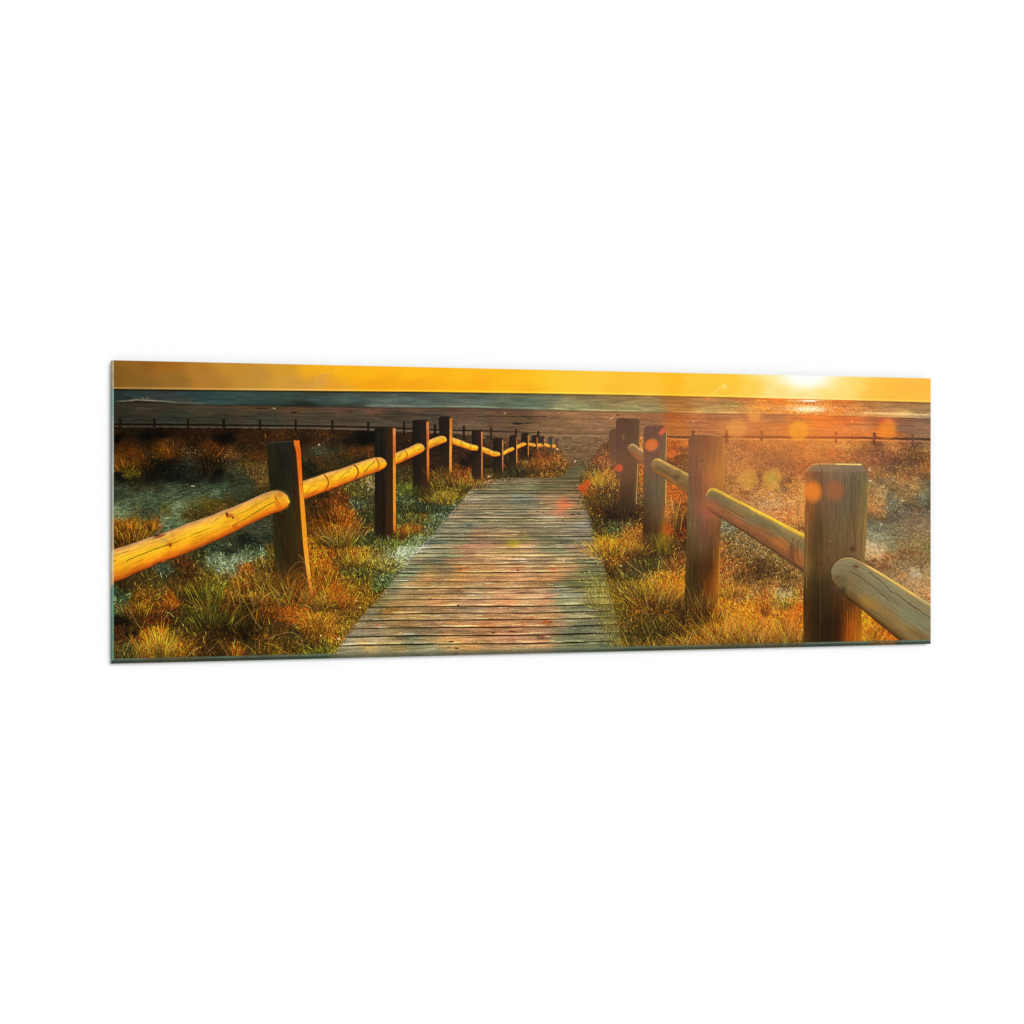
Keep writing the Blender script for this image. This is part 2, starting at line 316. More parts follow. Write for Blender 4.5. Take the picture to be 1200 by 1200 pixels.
# ------------------------------------------------------------------ ground cover
GR = [
 # left, from the far fence down
 (135,505,(52,28,8)),(200,504,(44,22,5)),(260,505,(58,30,9)),(310,506,(74,40,14)),(160,501,(46,32,18)),(240,502,(60,38,20)),(350,504,(70,42,16)),
 (137,513,(8,5,2)),(170,511,(14,8,3)),(190,510,(12,7,2)),(215,509,(48,24,6)),(235,514,(50,26,8)),(262,511,(12,7,4)),(263,515,(16,9,4)),(285,514,(70,36,12)),(310,512,(72,38,14)),(330,510,(86,48,18)),(355,514,(56,32,12)),(400,508,(70,42,16)),(380,510,(88,50,20)),
 (145,521,(78,40,10)),(170,521,(48,30,10)),(195,519,(118,62,14)),(212,517,(74,44,18)),(225,523,(40,22,8)),(245,521,(108,54,12)),(250,526,(92,48,14)),(285,523,(62,40,18)),(305,521,(66,40,16)),
 (140,530,(78,44,10)),(158,532,(92,46,10)),(175,530,(58,40,12)),(187,528,(92,56,12)),(203,531,(96,50,12)),(222,531,(68,52,30)),(235,529,(54,30,12)),(248,533,(64,36,12)),(270,531,(88,54,24)),(290,533,(58,40,18)),(305,532,(78,44,16)),
 (140,543,(118,70,18)),(158,543,(108,66,16)),(172,545,(40,26,8)),(183,543,(12,13,6)),(200,540,(20,15,7)),(222,541,(34,34,22)),(243,540,(22,18,10)),(255,540,(26,18,8)),(270,543,(48,42,26)),(292,545,(92,68,28)),(305,547,(84,62,30)),
 (140,550,(98,66,20)),(153,554,(106,86,22)),(175,552,(24,16,6)),(193,552,(9,11,7)),(210,552,(14,17,12)),(230,552,(24,26,19)),(243,552,(20,15,9)),(253,553,(10,8,5)),(275,553,(46,46,32)),(295,553,(70,52,28)),(308,555,(96,76,40)),
 (140,558,(12,14,10)),(155,561,(30,28,16)),(175,562,(22,20,12)),(200,562,(14,17,11)),(225,562,(22,24,17)),(255,560,(22,24,16)),(285,562,(44,46,30)),(306,564,(108,78,40)),
 (145,570,(48,58,46)),(175,570,(50,48,32)),(205,571,(54,64,52)),(235,570,(52,64,52)),(260,570,(40,60,48)),(290,570,(46,54,38)),(308,572,(72,58,30)),
 (142,582,(36,50,36)),(170,582,(60,76,58)),(200,580,(58,72,60)),(230,580,(54,72,62)),(255,578,(62,84,70)),(280,578,(44,50,36)),(300,580,(56,50,26)),
 (145,593,(70,90,70)),(180,592,(46,70,54)),(210,594,(84,104,88)),(228,590,(90,90,48)),(245,592,(104,82,30)),(270,588,(66,56,24)),(262,596,(88,66,26)),
 (140,602,(86,100,78)),(170,602,(60,62,40)),(195,598,(88,84,46)),(205,601,(84,96,76)),(222,603,(78,66,28)),(240,600,(70,56,20)),
 (140,614,(150,86,20)),(155,616,(150,84,18)),(167,612,(98,84,44)),(172,620,(78,66,32)),(179,614,(140,70,18)),(193,613,(88,110,94)),(205,610,(66,86,66)),(190,620,(62,72,52)),
 (137,634,(62,34,10)),(150,630,(100,60,18)),(165,628,(66,44,18)),
 (195,668,(44,56,40)),(215,660,(72,42,16)),(235,652,(56,52,24)),(250,644,(32,44,34)),(270,648,(28,34,24)),(290,634,(20,26,20)),(300,622,(52,58,46)),(315,628,(34,40,28)),(300,640,(36,44,36)),(315,615,(58,54,40)),
 (262,660,(96,114,96)),(278,656,(98,116,100)),(250,652,(90,104,84)),(290,654,(74,92,70)),(305,648,(60,86,58)),(320,644,(96,70,28)),(288,664,(140,72,24)),(305,660,(108,82,36)),(272,668,(100,112,88)),(320,655,(62,52,22)),(335,650,(52,36,12)),
 (160,680,(66,52,24)),(145,684,(46,34,14)),(180,680,(82,66,28)),(210,674,(62,46,20)),(222,680,(60,36,14)),(240,676,(104,80,24)),(262,680,(110,86,34)),(290,678,(140,82,26)),(300,672,(88,66,26)),(318,676,(120,70,24)),(332,665,(78,46,16)),(347,660,(58,32,10)),(345,674,(160,96,34)),(355,668,(84,44,14)),
 (142,697,(34,62,34)),(165,697,(136,86,24)),(188,696,(110,78,26)),(200,702,(180,84,22)),(215,694,(76,50,22)),(235,694,(98,76,20)),(255,694,(88,82,28)),(272,694,(150,82,22)),(290,690,(150,92,28)),(310,690,(130,80,24)),(330,690,(150,84,24)),(350,690,(150,84,26)),
 (140,712,(50,64,32)),(160,710,(100,62,20)),(172,714,(120,72,20)),(185,713,(90,46,16)),(200,716,(66,44,18)),(220,712,(70,62,22)),(245,712,(74,70,24)),(270,711,(70,42,14)),(290,712,(52,34,12)),(310,708,(120,62,18)),(335,706,(176,86,24)),(355,704,(168,92,28)),
 (142,730,(24,18,8)),(158,728,(64,44,16)),(175,726,(74,38,16)),(190,728,(66,34,14)),(208,728,(62,50,20)),(230,726,(60,58,24)),(255,728,(66,46,18)),(280,728,(36,24,8)),(300,730,(54,36,14)),(320,724,(96,48,16)),(340,722,(186,90,24)),(360,726,(196,104,28)),
 (142,742,(60,36,16)),(153,744,(28,22,10)),(168,746,(140,76,20)),(187,740,(196,108,26)),(202,744,(66,56,22)),(220,742,(74,54,20)),(240,742,(56,38,16)),(262,742,(44,30,10)),(290,744,(30,20,9)),(310,742,(90,60,24)),(330,738,(78,52,20)),(345,744,(60,50,26)),(362,740,(110,66,22)),
 (140,760,(80,60,30)),(155,758,(74,68,34)),(172,758,(206,124,28)),(190,760,(206,112,24)),(200,764,(190,110,30)),(212,764,(206,106,24)),(225,762,(110,60,18)),(240,762,(58,34,12)),(256,766,(56,36,14)),(278,764,(130,72,20)),(296,760,(72,58,24)),(320,762,(100,74,24)),(345,760,(80,60,22)),(362,762,(96,82,30)),
 # between the left posts
 (372,516,(86,46,20)),(392,520,(56,40,20)),(410,518,(34,22,10)),(425,517,(9,6,3)),(433,514,(12,8,4)),(476,512,(72,44,20)),(476,522,(58,36,16)),(510,520,(52,30,12)),(552,512,(90,62,36)),(575,515,(100,70,42)),(600,512,(96,66,38)),
 (375,527,(60,56,40)),(395,527,(52,50,30)),(410,529,(96,56,20)),(430,528,(104,58,20)),(476,534,(52,28,10)),
 (375,540,(72,50,22)),(390,540,(60,48,24)),(405,540,(52,44,22)),(425,535,(48,38,18)),(365,548,(30,28,14)),(385,548,(60,46,22)),
 (378,580,(46,34,14)),(388,586,(120,60,18)),(400,584,(110,56,18)),(412,575,(76,66,30)),(425,572,(96,80,44)),(434,568,(140,112,72)),(434,582,(60,58,36)),(420,590,(54,64,46)),(476,560,(66,54,28)),(478,570,(104,104,40)),(476,584,(56,66,36)),
 (512,530,(44,28,12)),(508,546,(44,30,12)),(545,532,(60,34,16)),(545,545,(24,16,7)),(555,535,(30,20,10)),(572,545,(44,30,14)),(572,530,(66,42,22)),(595,545,(40,30,14)),(600,555,(50,44,22)),(575,556,(76,66,30)),(590,560,(70,60,26)),
 (508,556,(70,50,18)),(520,552,(84,56,18)),(535,552,(130,68,22)),(550,553,(150,70,24)),(560,560,(140,66,20)),(515,566,(112,86,30)),(530,566,(110,72,26)),(545,568,(120,74,26)),(557,569,(176,104,40)),
 (508,576,(90,70,26)),(520,580,(150,108,32)),(532,584,(150,124,44)),(545,576,(60,46,24)),(500,584,(46,46,24)),(492,592,(34,40,24)),(515,594,(44,52,34)),(535,590,(60,72,50)),
 (380,600,(34,26,10)),(395,600,(172,82,20)),(410,604,(186,86,20)),(422,606,(66,60,32)),(433,605,(52,54,32)),(470,600,(52,54,28)),(485,602,(60,56,24)),(497,604,(116,78,30)),(512,604,(66,82,62)),(525,598,(50,66,48)),
 (376,612,(110,62,18)),(392,614,(120,66,20)),(408,614,(176,82,22)),(420,616,(110,76,30)),(433,618,(74,56,26)),(468,612,(98,88,44)),(475,620,(160,88,28)),(490,618,(130,80,24)),(500,616,(60,70,44)),
 (374,625,(100,56,16)),(392,624,(78,50,18)),(410,624,(88,70,30)),(428,624,(54,64,36)),(436,630,(42,46,26)),(470,628,(80,42,14)),(486,628,(70,74,36)),
 (370,634,(196,116,24)),(384,636,(84,52,18)),(402,634,(74,60,26)),(420,634,(54,60,30)),(440,634,(120,104,50)),(452,632,(40,44,24)),(464,636,(116,112,44)),(480,636,(68,84,44)),(490,630,(90,104,70)),
 (372,646,(206,112,22)),(384,648,(150,74,20)),(398,644,(120,72,26)),(414,646,(196,104,26)),(426,648,(196,120,34)),(442,646,(110,86,42)),(458,648,(96,96,66)),(474,648,(150,166,146)),(484,646,(134,150,136)),
 (376,658,(206,104,24)),(388,660,(150,74,20)),(398,656,(88,66,26)),(416,656,(130,94,36)),(436,657,(156,120,44)),(454,658,(158,132,66)),(468,657,(150,142,96)),(478,656,(120,124,90)),
 (374,672,(108,56,18)),(388,672,(160,84,24)),(402,668,(78,70,32)),(420,668,(64,62,28)),(440,668,(74,70,32)),(458,668,(120,98,40)),(448,678,(58,76,38)),(464,674,(70,84,56)),(425,680,(86,74,26)),
 (374,688,(110,66,22)),(386,690,(196,92,22)),(396,698,(206,92,20)),(410,690,(136,92,26)),(424,692,(150,96,28)),(436,694,(120,84,26)),(446,688,(66,74,36)),(450,680,(56,74,44)),
 (372,704,(186,84,22)),(384,708,(120,62,24)),(398,704,(190,84,20)),(412,706,(120,72,24)),(428,704,(146,92,26)),(442,702,(128,88,26)),(392,716,(110,70,28)),(408,716,(120,80,30)),(424,712,(120,84,26)),(434,716,(116,92,36)),
 (374,722,(210,116,30)),(384,728,(200,104,26)),(396,726,(110,76,28)),(408,728,(120,88,32)),(416,724,(116,82,28)),(378,738,(130,78,26)),(390,740,(180,98,28)),(400,736,(160,104,36)),(406,740,(110,80,30)),
 (372,752,(84,60,24)),(382,756,(96,84,30)),(392,750,(170,98,28)),(388,762,(130,104,34)),(376,766,(96,92,36)),
 # dune beside the far end of the walk
 (612,528,(60,38,16)),(620,535,(40,28,10)),(632,530,(120,70,28)),(645,530,(104,66,30)),(628,540,(140,78,26)),(642,540,(140,76,24)),(655,536,(150,92,36)),(612,545,(72,58,26)),(626,550,(66,46,18)),(640,550,(150,88,26)),(658,545,(150,98,36)),(610,552,(44,36,18)),(622,556,(118,76,30)),(640,557,(110,70,26)),(656,552,(110,80,34)),(600,558,(60,50,24)),(668,552,(92,78,40)),(670,560,(64,70,36)),
 (700,530,(112,78,46)),(704,540,(128,76,42)),(700,548,(98,72,46)),(708,552,(176,112,42)),(712,562,(186,136,44)),(700,562,(190,140,42)),(690,560,(110,84,34)),(684,564,(84,74,30)),(722,560,(130,80,44)),(728,570,(140,88,50)),(694,578,(110,70,26)),(705,572,(110,70,26)),
 (690,590,(74,58,20)),(704,584,(66,54,20)),(718,580,(92,66,34)),(728,582,(96,60,30)),(685,598,(118,88,24)),(700,598,(74,46,12)),(715,602,(42,26,8)),(730,600,(54,32,12)),(698,612,(54,48,20)),(712,614,(60,54,26)),(720,618,(48,86,44)),(735,612,(84,76,36)),(742,606,(60,40,16)),
 (705,624,(92,78,32)),(725,622,(96,84,40)),(712,632,(190,124,26)),(700,636,(130,110,36)),(740,628,(176,110,32)),(748,624,(190,104,36)),(692,644,(180,110,34)),(706,646,(200,128,24)),(722,642,(196,124,26)),(740,640,(196,114,30)),(748,636,(190,120,36)),(730,650,(176,100,26)),(700,652,(120,100,30)),
 (706,660,(64,66,40)),(718,660,(120,78,26)),(730,664,(86,62,26)),(716,670,(62,44,14)),(742,655,(84,70,34)),(755,650,(56,48,26)),(770,648,(86,80,30)),(780,642,(90,86,22)),(795,636,(74,52,22)),(798,645,(96,64,36)),(785,652,(110,74,28)),(765,660,(70,58,26)),
 (742,672,(84,76,34)),(756,676,(120,92,30)),(772,670,(190,126,40)),(786,672,(200,120,34)),(797,668,(170,108,34)),(700,684,(92,98,34)),(714,680,(90,74,20)),(728,684,(96,86,34)),
 (745,690,(110,92,30)),(760,688,(210,140,30)),(778,688,(212,132,28)),(794,684,(206,112,24)),(700,696,(124,116,44)),(716,698,(136,112,24)),(730,700,(120,100,28)),(752,704,(176,116,26)),(770,702,(190,106,24)),(786,700,(150,84,22)),
 (700,712,(92,98,44)),(716,712,(110,86,22)),(730,716,(92,84,26)),(745,716,(120,80,24)),(762,716,(84,64,24)),(780,712,(90,66,22)),(796,714,(66,44,16)),(812,708,(70,44,18)),(826,716,(60,34,12)),
 (698,724,(90,100,50)),(714,728,(110,98,30)),(732,730,(104,76,40)),(750,730,(74,60,20)),(770,728,(76,66,26)),(790,728,(62,44,18)),(808,728,(80,56,26)),(820,726,(40,26,12)),(834,728,(160,92,22)),(846,716,(212,138,36)),
 (720,738,(150,98,40)),(712,746,(100,106,34)),(732,746,(62,64,28)),(752,744,(66,54,22)),(775,744,(76,64,26)),(796,744,(84,62,22)),(812,746,(196,120,30)),(830,742,(190,110,26)),(846,738,(204,122,26)),(735,762,(58,62,32)),(760,760,(80,68,26)),(785,758,(110,76,22)),(800,760,(96,70,24)),(815,758,(150,108,36)),(835,758,(120,84,30)),(848,752,(206,112,26)),(724,756,(96,86,30)),
 (750,556,(190,110,36)),(751,570,(150,98,46)),(750,584,(96,74,40)),(750,545,(176,96,40)),(751,512,(180,130,70)),
 (786,518,(186,106,34)),(794,522,(176,92,34)),(803,518,(196,122,46)),(788,532,(206,100,28)),(796,536,(110,64,26)),(804,532,(128,84,40)),(786,543,(110,64,28)),(800,545,(120,86,48)),(786,572,(196,108,36)),(794,585,(200,106,30)),(785,592,(206,130,60)),(800,592,(130,80,30)),(784,606,(160,88,30)),(794,604,(130,72,22)),(802,612,(74,38,12)),(784,618,(186,84,18)),(792,616,(110,48,12)),(796,628,(96,50,14)),(786,632,(120,88,20)),(803,638,(72,48,20)),
 # right of the third post
 (858,506,(206,122,56)),(872,508,(200,124,50)),(890,512,(216,122,50)),(912,506,(196,120,62)),(925,515,(206,122,54)),(940,508,(236,140,34)),(955,512,(196,106,40)),(966,507,(226,122,44)),
 (856,520,(168,100,52)),(868,520,(166,92,48)),(882,520,(200,108,46)),(900,520,(196,116,50)),(913,520,(190,116,50)),(925,522,(170,98,48)),(940,520,(200,112,46)),(952,524,(196,130,72)),(962,520,(196,124,60)),
 (858,532,(182,112,56)),(872,532,(186,110,52)),(886,532,(160,92,50)),(900,530,(166,96,48)),(912,534,(146,86,54)),(924,532,(170,104,46)),(934,528,(170,98,44)),(946,530,(206,114,36)),(958,530,(206,112,36)),(966,534,(180,98,50)),
 (856,544,(186,114,54)),(872,544,(184,116,54)),(888,544,(170,96,50)),(904,544,(148,82,56)),(918,542,(140,84,46)),(930,546,(168,84,44)),(940,540,(196,104,32)),(946,548,(180,76,24)),
 (856,556,(176,118,50)),(868,556,(190,124,54)),(880,554,(196,128,52)),(892,558,(140,88,44)),(904,556,(186,130,50)),(914,554,(190,124,50)),(925,556,(160,92,44)),(935,556,(180,96,44)),
 (852,566,(160,110,44)),(864,568,(176,122,54)),(876,566,(196,140,56)),(888,568,(150,100,52)),(900,566,(190,140,44)),(910,566,(196,156,50)),(919,564,(116,74,54)),(928,566,(190,110,44)),(938,566,(200,140,60)),
 (862,578,(176,120,50)),(873,578,(156,84,50)),(882,577,(170,116,70)),(894,578,(200,140,70)),(906,577,(200,146,70)),(918,574,(140,110,60)),(930,578,(200,124,50)),(940,578,(210,150,70)),
 (884,588,(176,128,80)),(896,590,(176,140,104)),(908,588,(186,150,90)),(920,588,(196,134,70)),(932,588,(206,136,60)),(940,590,(214,150,70)),(900,598,(196,138,80)),(914,602,(206,130,66)),(928,602,(210,124,54)),(938,606,(206,140,64)),(926,614,(196,120,50)),(938,618,(150,88,40)),
 (846,612,(128,132,96)),(854,618,(110,120,90)),(858,626,(96,92,56)),(868,632,(116,104,60)),(880,638,(110,106,66)),(892,648,(116,104,58)),(906,654,(118,98,50)),(920,664,(116,94,46)),(934,672,(120,98,44)),(848,640,(150,90,30)),(860,642,(108,94,44)),(874,650,(104,88,36)),(890,660,(84,64,26)),(906,668,(82,64,24)),(922,676,(96,76,26)),(936,684,(130,100,34)),
 (850,660,(160,84,20)),(864,660,(140,82,22)),(878,664,(90,60,16)),(892,672,(66,50,16)),(852,676,(176,100,26)),(866,678,(96,68,24)),(882,684,(96,78,30)),(898,684,(130,94,32)),(908,686,(160,90,28)),(920,686,(96,84,36)),
 (848,692,(196,104,24)),(860,692,(200,120,28)),(868,698,(116,92,34)),(880,692,(190,136,36)),(890,694,(110,96,46)),(898,696,(186,90,22)),(908,694,(146,140,84)),(918,696,(170,168,116)),(928,694,(130,110,40)),(936,692,(196,96,24)),(906,708,(150,128,56)),(920,710,(110,90,34)),(930,704,(200,136,30)),(938,712,(200,90,18)),
 (850,706,(216,134,28)),(864,708,(214,132,30)),(880,710,(206,124,28)),(894,712,(196,110,26)),(912,720,(206,120,28)),(926,722,(204,104,24)),(852,722,(214,128,28)),(868,724,(206,124,26)),(884,726,(206,120,24)),(898,722,(196,110,24)),(938,728,(190,90,18)),
 (856,738,(204,112,24)),(872,738,(200,104,24)),(888,738,(206,118,28)),(904,736,(190,96,22)),(920,738,(200,110,26)),(934,740,(196,104,24)),(885,748,(120,58,18)),(866,750,(190,100,22)),(910,748,(190,104,24)),(930,750,(196,110,24)),
 # right of the front right post
 (978,508,(226,124,44)),(996,507,(220,134,58)),(1010,509,(206,124,52)),(1026,510,(170,86,44)),(1040,508,(232,122,34)),(1050,512,(206,120,40)),(1058,510,(126,84,54)),(1070,512,(128,96,66)),(1084,511,(134,104,72)),
 (975,520,(214,140,66)),(990,521,(206,146,76)),(1004,520,(180,116,50)),(1014,522,(150,90,44)),(1026,520,(120,70,44)),(1032,524,(126,76,56)),(1040,521,(190,120,50)),(1050,524,(186,118,60)),(1060,520,(130,72,30)),(1072,521,(90,58,34)),(1084,520,(120,100,64)),(1088,528,(170,120,70)),
 (975,530,(200,96,36)),(990,530,(180,104,50)),(1004,530,(160,90,50)),(1018,530,(142,82,56)),(1030,529,(124,72,54)),(1044,530,(156,82,50)),(1056,530,(138,82,50)),(1068,530,(110,78,36)),(1084,533,(126,82,30)),
 (1016,540,(156,94,60)),(1028,540,(144,80,54)),(1040,540,(130,78,56)),(1052,538,(98,58,46)),(1066,538,(104,70,38)),(1080,538,(106,66,30)),(1070,544,(100,72,54)),(1086,544,(150,96,36)),
 (1020,550,(160,104,60)),(1032,549,(142,90,54)),(1046,548,(116,84,58)),(1060,549,(124,98,54)),(1074,550,(140,96,50)),(1088,552,(170,104,40)),(1020,558,(150,90,46)),(1036,556,(140,104,56)),(1050,556,(140,106,56)),(1064,556,(140,84,42)),(1080,557,(96,58,44)),
 (1020,564,(140,116,70)),(1032,565,(110,96,66)),(1046,562,(160,116,62)),(1060,563,(176,116,62)),(1074,562,(180,126,66)),(1088,565,(96,86,60)),(1022,574,(160,116,62)),(1034,573,(160,130,74)),(1048,575,(100,80,40)),(1060,573,(130,104,52)),(1072,572,(170,130,66)),(1084,574,(98,100,68)),
 (1022,584,(190,120,48)),(1034,584,(160,128,70)),(1044,585,(84,98,88)),(1056,583,(160,132,84)),(1068,584,(110,84,42)),(1080,582,(88,104,86)),(1088,588,(76,72,50)),(1024,596,(196,116,42)),(1034,598,(190,120,50)),(1044,596,(84,92,74)),(1054,594,(74,84,72)),(1066,596,(80,74,56)),(1078,598,(96,76,54)),(1088,600,(90,86,72)),
 (1020,605,(130,86,44)),(1032,606,(110,80,44)),(1044,607,(80,74,56)),(1058,606,(92,88,70)),(1072,607,(110,92,70)),(1088,610,(122,104,78)),
 (1020,614,(96,106,84)),(1034,615,(94,114,98)),(1048,614,(110,104,80)),(1062,616,(120,104,76)),(1080,618,(128,110,82)),(1020,628,(120,130,104)),(1032,630,(116,142,122)),(1046,626,(104,108,82)),(1060,628,(120,112,80)),(1078,628,(126,110,78)),
 (1018,640,(196,176,130)),(1030,641,(170,158,120)),(1044,640,(120,124,84)),(1058,640,(130,108,66)),(1072,637,(130,118,70)),(1086,640,(110,116,64)),(1018,650,(190,150,96)),(1028,652,(206,150,96)),(1040,650,(186,110,40)),(1054,650,(130,94,50)),(1068,648,(140,86,40)),(1084,650,(126,112,64)),
 (1022,660,(120,72,36)),(1034,662,(150,88,40)),(1048,660,(140,110,70)),(1062,664,(130,116,80)),(1078,660,(120,92,50)),(1040,672,(136,110,60)),(1056,674,(170,112,50)),(1072,672,(170,164,140)),(1086,672,(160,140,96)),(1058,684,(150,124,84)),(1072,686,(176,136,90)),(1086,688,(180,134,86)),(1086,700,(180,126,70)),
 (1012,726,(214,150,30)),(1018,736,(190,116,28)),(1024,744,(120,66,22)),(1034,742,(170,90,28)),(1044,750,(206,110,26)),(1014,748,(196,120,26)),
]
def _earth(x, y, c):
    r, g, b = c
    l = .3 * r + .59 * g + .11 * b
    def mix(k, t, m=1.0):
        return tuple((v * (1 - k) + w * l * k) * m for v, w in zip(c, t))
    if b > .62 * r:                       # sandy, shaded patches
        c = mix(.6, (.98, 1.04, .82), 1.22) if x < 600 else mix(.5, (1.06, 1.0, .76), 1.06)
    elif x > 1013 and 556 < y < 705:
        c = mix(.55, (1.14, 1.0, .68), 1.03)
    elif x > 845 and y < 705:             # hazed field at the right
        c = mix(.5, (1.27, .95, .54), 1.0)
    elif y < 524 and x < 600:
        c = mix(.25, (1.2, .95, .5), .78)
    elif y > 520 and r > 90 and x < 850:  # dry grass
        c = (r * .90, g * .95, b * .95)
    return (x, y, c)
GR = [_earth(*p_) for p_ in GR]
gr_f = cmap(GR, ys=1.35, s=3.6, pw=1.9)
gtop = curve([(128, 500.5), (200, 501), (300, 502), (400, 503.5), (440, 505), (500, 508), (560, 510), (600, 514), (632, 517), (655, 522), (660, 538), (668, 547), (692, 547), (698, 530), (706, 520), (716, 514), (760, 512), (800, 514.5), (850, 514), (930, 515.5), (1010, 516), (1060, 518), (1092, 518)])
gt = gtop(XX) + 1.6 * (vn(XX / 3.3, XX * 0 + 2, 4) - .5) + 1.2 * (vn(XX / 1.1, XX * 0 + 2, 5) - .5)
m_gr = YY > gt
WX = fbm(XX / 9, YY / 6, 13, 3); WY = fbm(XX / 8, YY / 5, 14, 3)
_a = np.interp(YY, [500, 560, 700], [3, 7, 9])
gc = gr_f(XX + _a * WX, YY + _a * .75 * WY)
sc = np.interp(YY, [500, 560, 640, 770], [.75, .95, 1.15, 1.3])
_w = np.clip((sc - .75) / .55, 0, 1)
n1 = fbm(XX / 1.15, YY / .95, 2, 2) * (1 - _w) + fbm(XX / 1.9, YY / 1.6, 2, 2) * _w; n2 = fbm(XX / 5, YY / 3, 6, 2)
con = np.interp(YY, [500, 530, 560, 640, 770], [.3, .4, .55, .6, .6]) * np.interp(XX, [128, 820, 880, 1092], [1, 1, .62, .62])
_sandy = np.clip((gc[..., 2] / np.maximum(gc[..., 0], 1) - .52) / .25, 0, 1)
n1 = n1 * (1 - _sandy) + 1.0 * fbm(XX / (4.2) - YY * .12, YY / 1.25 + XX * .05, 9, 3) * _sandy
con = con * (1 - .30 * _sandy)
gc = gc * np.clip(1 + con * n1 * 1.15 + .16 * n2, .18, 2.2)[..., None]
lay(m_gr, gc, 1, 1); IDS[m_gr] = 0

# boardwalk outline (used as a clip as well)
BW = [(388, 775), (392, 764), (398, 755), (408, 741), (416, 730), (430, 715), (441, 703), (450, 692), (464, 675), (478, 657), (490, 643), (508, 624), (521, 609), (532, 597), (541, 587), (549, 577), (560, 566), (574, 562), (600, 559.5), (640, 560), (660, 558), (664, 551), (672, 546.5), (690, 546), (686, 552), (678, 560), (681, 572), (686, 585), (691, 600), (694, 612), (698, 630), (704, 648), (709, 664), (712, 680), (717, 700), (722, 722), (727, 745), (731, 775)]
m_bw = inside(BW)

def field(n, x0, x1, y0, y1, ln=(3, 7), spread=.5, curl=.5, gain=(.0, .42), lean=0.0, width=1, alpha=.75, tip=1.3, tint=None, mask=None, shift=3.0, clip=None):
    x = rng.uniform(x0, x1, n); y = rng.uniform(y0, y1, n)
    y = np.sort(y)
    keep = m_gr[np.clip(((y - SY0) * SS).astype(int), 0, NH - 1), np.clip(((x - SX0) * SS).astype(int), 0, NW - 1)]
    if mask is not None:
        keep &= mask(x, y)
    x, y = x[keep], y[keep]; n = len(x)
    if not n: return
    _a2 = np.interp(y, [500, 560, 700], [3, 7, 9])
    c = gr_f(x + _a2 * fbm(x / 9, y / 6, 13, 3), y - shift + _a2 * .75 * fbm(x / 8, y / 5, 14, 3))
    if tint is not None:
        c = c * .5 + np.array(tint) * .5
    c = c * np.exp(rng.normal(gain[0] - .13, gain[1] * 1.12, n))[:, None]
    strokes(x, y, lean + rng.normal(0, spread, n), rng.uniform(ln[0], ln[1], n), rng.normal(0, curl, n), c, tip=tip, width=width, alpha=alpha, clip=clip)

# scrub and far grass
field(9000, 130, 1092, 503, 560, (1.2, 3.2), .6, .4, (.08, .40), alpha=.6)
field(5000, 130, 330, 562, 640, (1.2, 3.4), 1.5, .6, (.05, .40), alpha=.42)
field(9000, 365, 560, 560, 660, (1.6, 4.2), .7, .6, (.08, .5), alpha=.7)
field(6000, 600, 760, 525, 640, (1.6, 4.2), .6, .6, (.08, .48), alpha=.7)
field(5000, 845, 945, 515, 620, (1.0, 2.6), .9, .6, (.10, .24), alpha=.5)
field(7000, 1010, 1092, 515, 710, (1.0, 3.4), 1.6, .5, (.08, .22), alpha=.45)
# near grass
G1 = dict(alpha=.72)
field(11000, 130, 450, 640, 778, (3, 8), .55, .8, (.03, .50), **G1)
field(5000, 380, 470, 620, 778, (2, 5), .8, .8, (.08, .5), **G1)
field(12000, 690, 860, 610, 775, (2.5, 7), .6, .8, (.03, .46), **G1)
field(8000, 840, 945, 615, 770, (2, 6), .7, .8, (.04, .46), **G1)
field(900, 1008, 1056, 718, 765, (2, 5), .8, .8, (.04, .45), **G1)
# bright seed-head glints everywhere
for (n, x0, x1, y0, y1) in [(700, 130, 330, 515, 560), (900, 130, 450, 640, 772), (600, 365, 540, 560, 700), (420, 600, 760, 540, 640), (900, 700, 860, 610, 770), (900, 850, 942, 560, 755), (700, 1015, 1092, 515, 705)]:
    field(n, x0, x1, y0, y1, (1, 2.2), .6, .4, (.62, .25), alpha=.6, tip=1.25)
# dark gaps between blades
for (n, x0, x1, y0, y1) in [(3800, 130, 450, 590, 772), (1500, 365, 540, 560, 700), (900, 600, 760, 540, 640), (3200, 700, 860, 610, 770), (1800, 850, 942, 610, 755)]:
    field(n, x0, x1, y0, y1, (1, 3.2), .7, .5, (-.85, .3), alpha=.6, tip=1.0)

TG = .92
def tuft(cx, cy, n, w, ln, spread, col, gain=.35, lean=0., curl=.3, width=1, alpha=.8, tip=1.25, root=.55, hy=2.0, clip=None):
    x = cx + rng.normal(0, w, n); y = cy + rng.normal(0, hy, n)
    o = np.argsort(y); x, y = x[o], y[o]
    a = lean + (x - cx) / max(w, 1) * spread * .6 + rng.normal(0, spread * .5, n)
    c = np.array(col, float)[None] * np.array([.84, .95, 1.0]) * TG * np.exp(rng.normal(0, gain * 1.35, n))[:, None]
    c[:, 1] *= rng.uniform(.86, 1.14, n)
    c[:, 2] *= rng.uniform(.6, 1.4, n)
    strokes(x, y, a, rng.uniform(ln * .5, ln * 1.1, n), np.sign(a) * np.abs(rng.normal(0, curl, n)), np.clip(c, 0, 255), tip, width, alpha, root, clip)

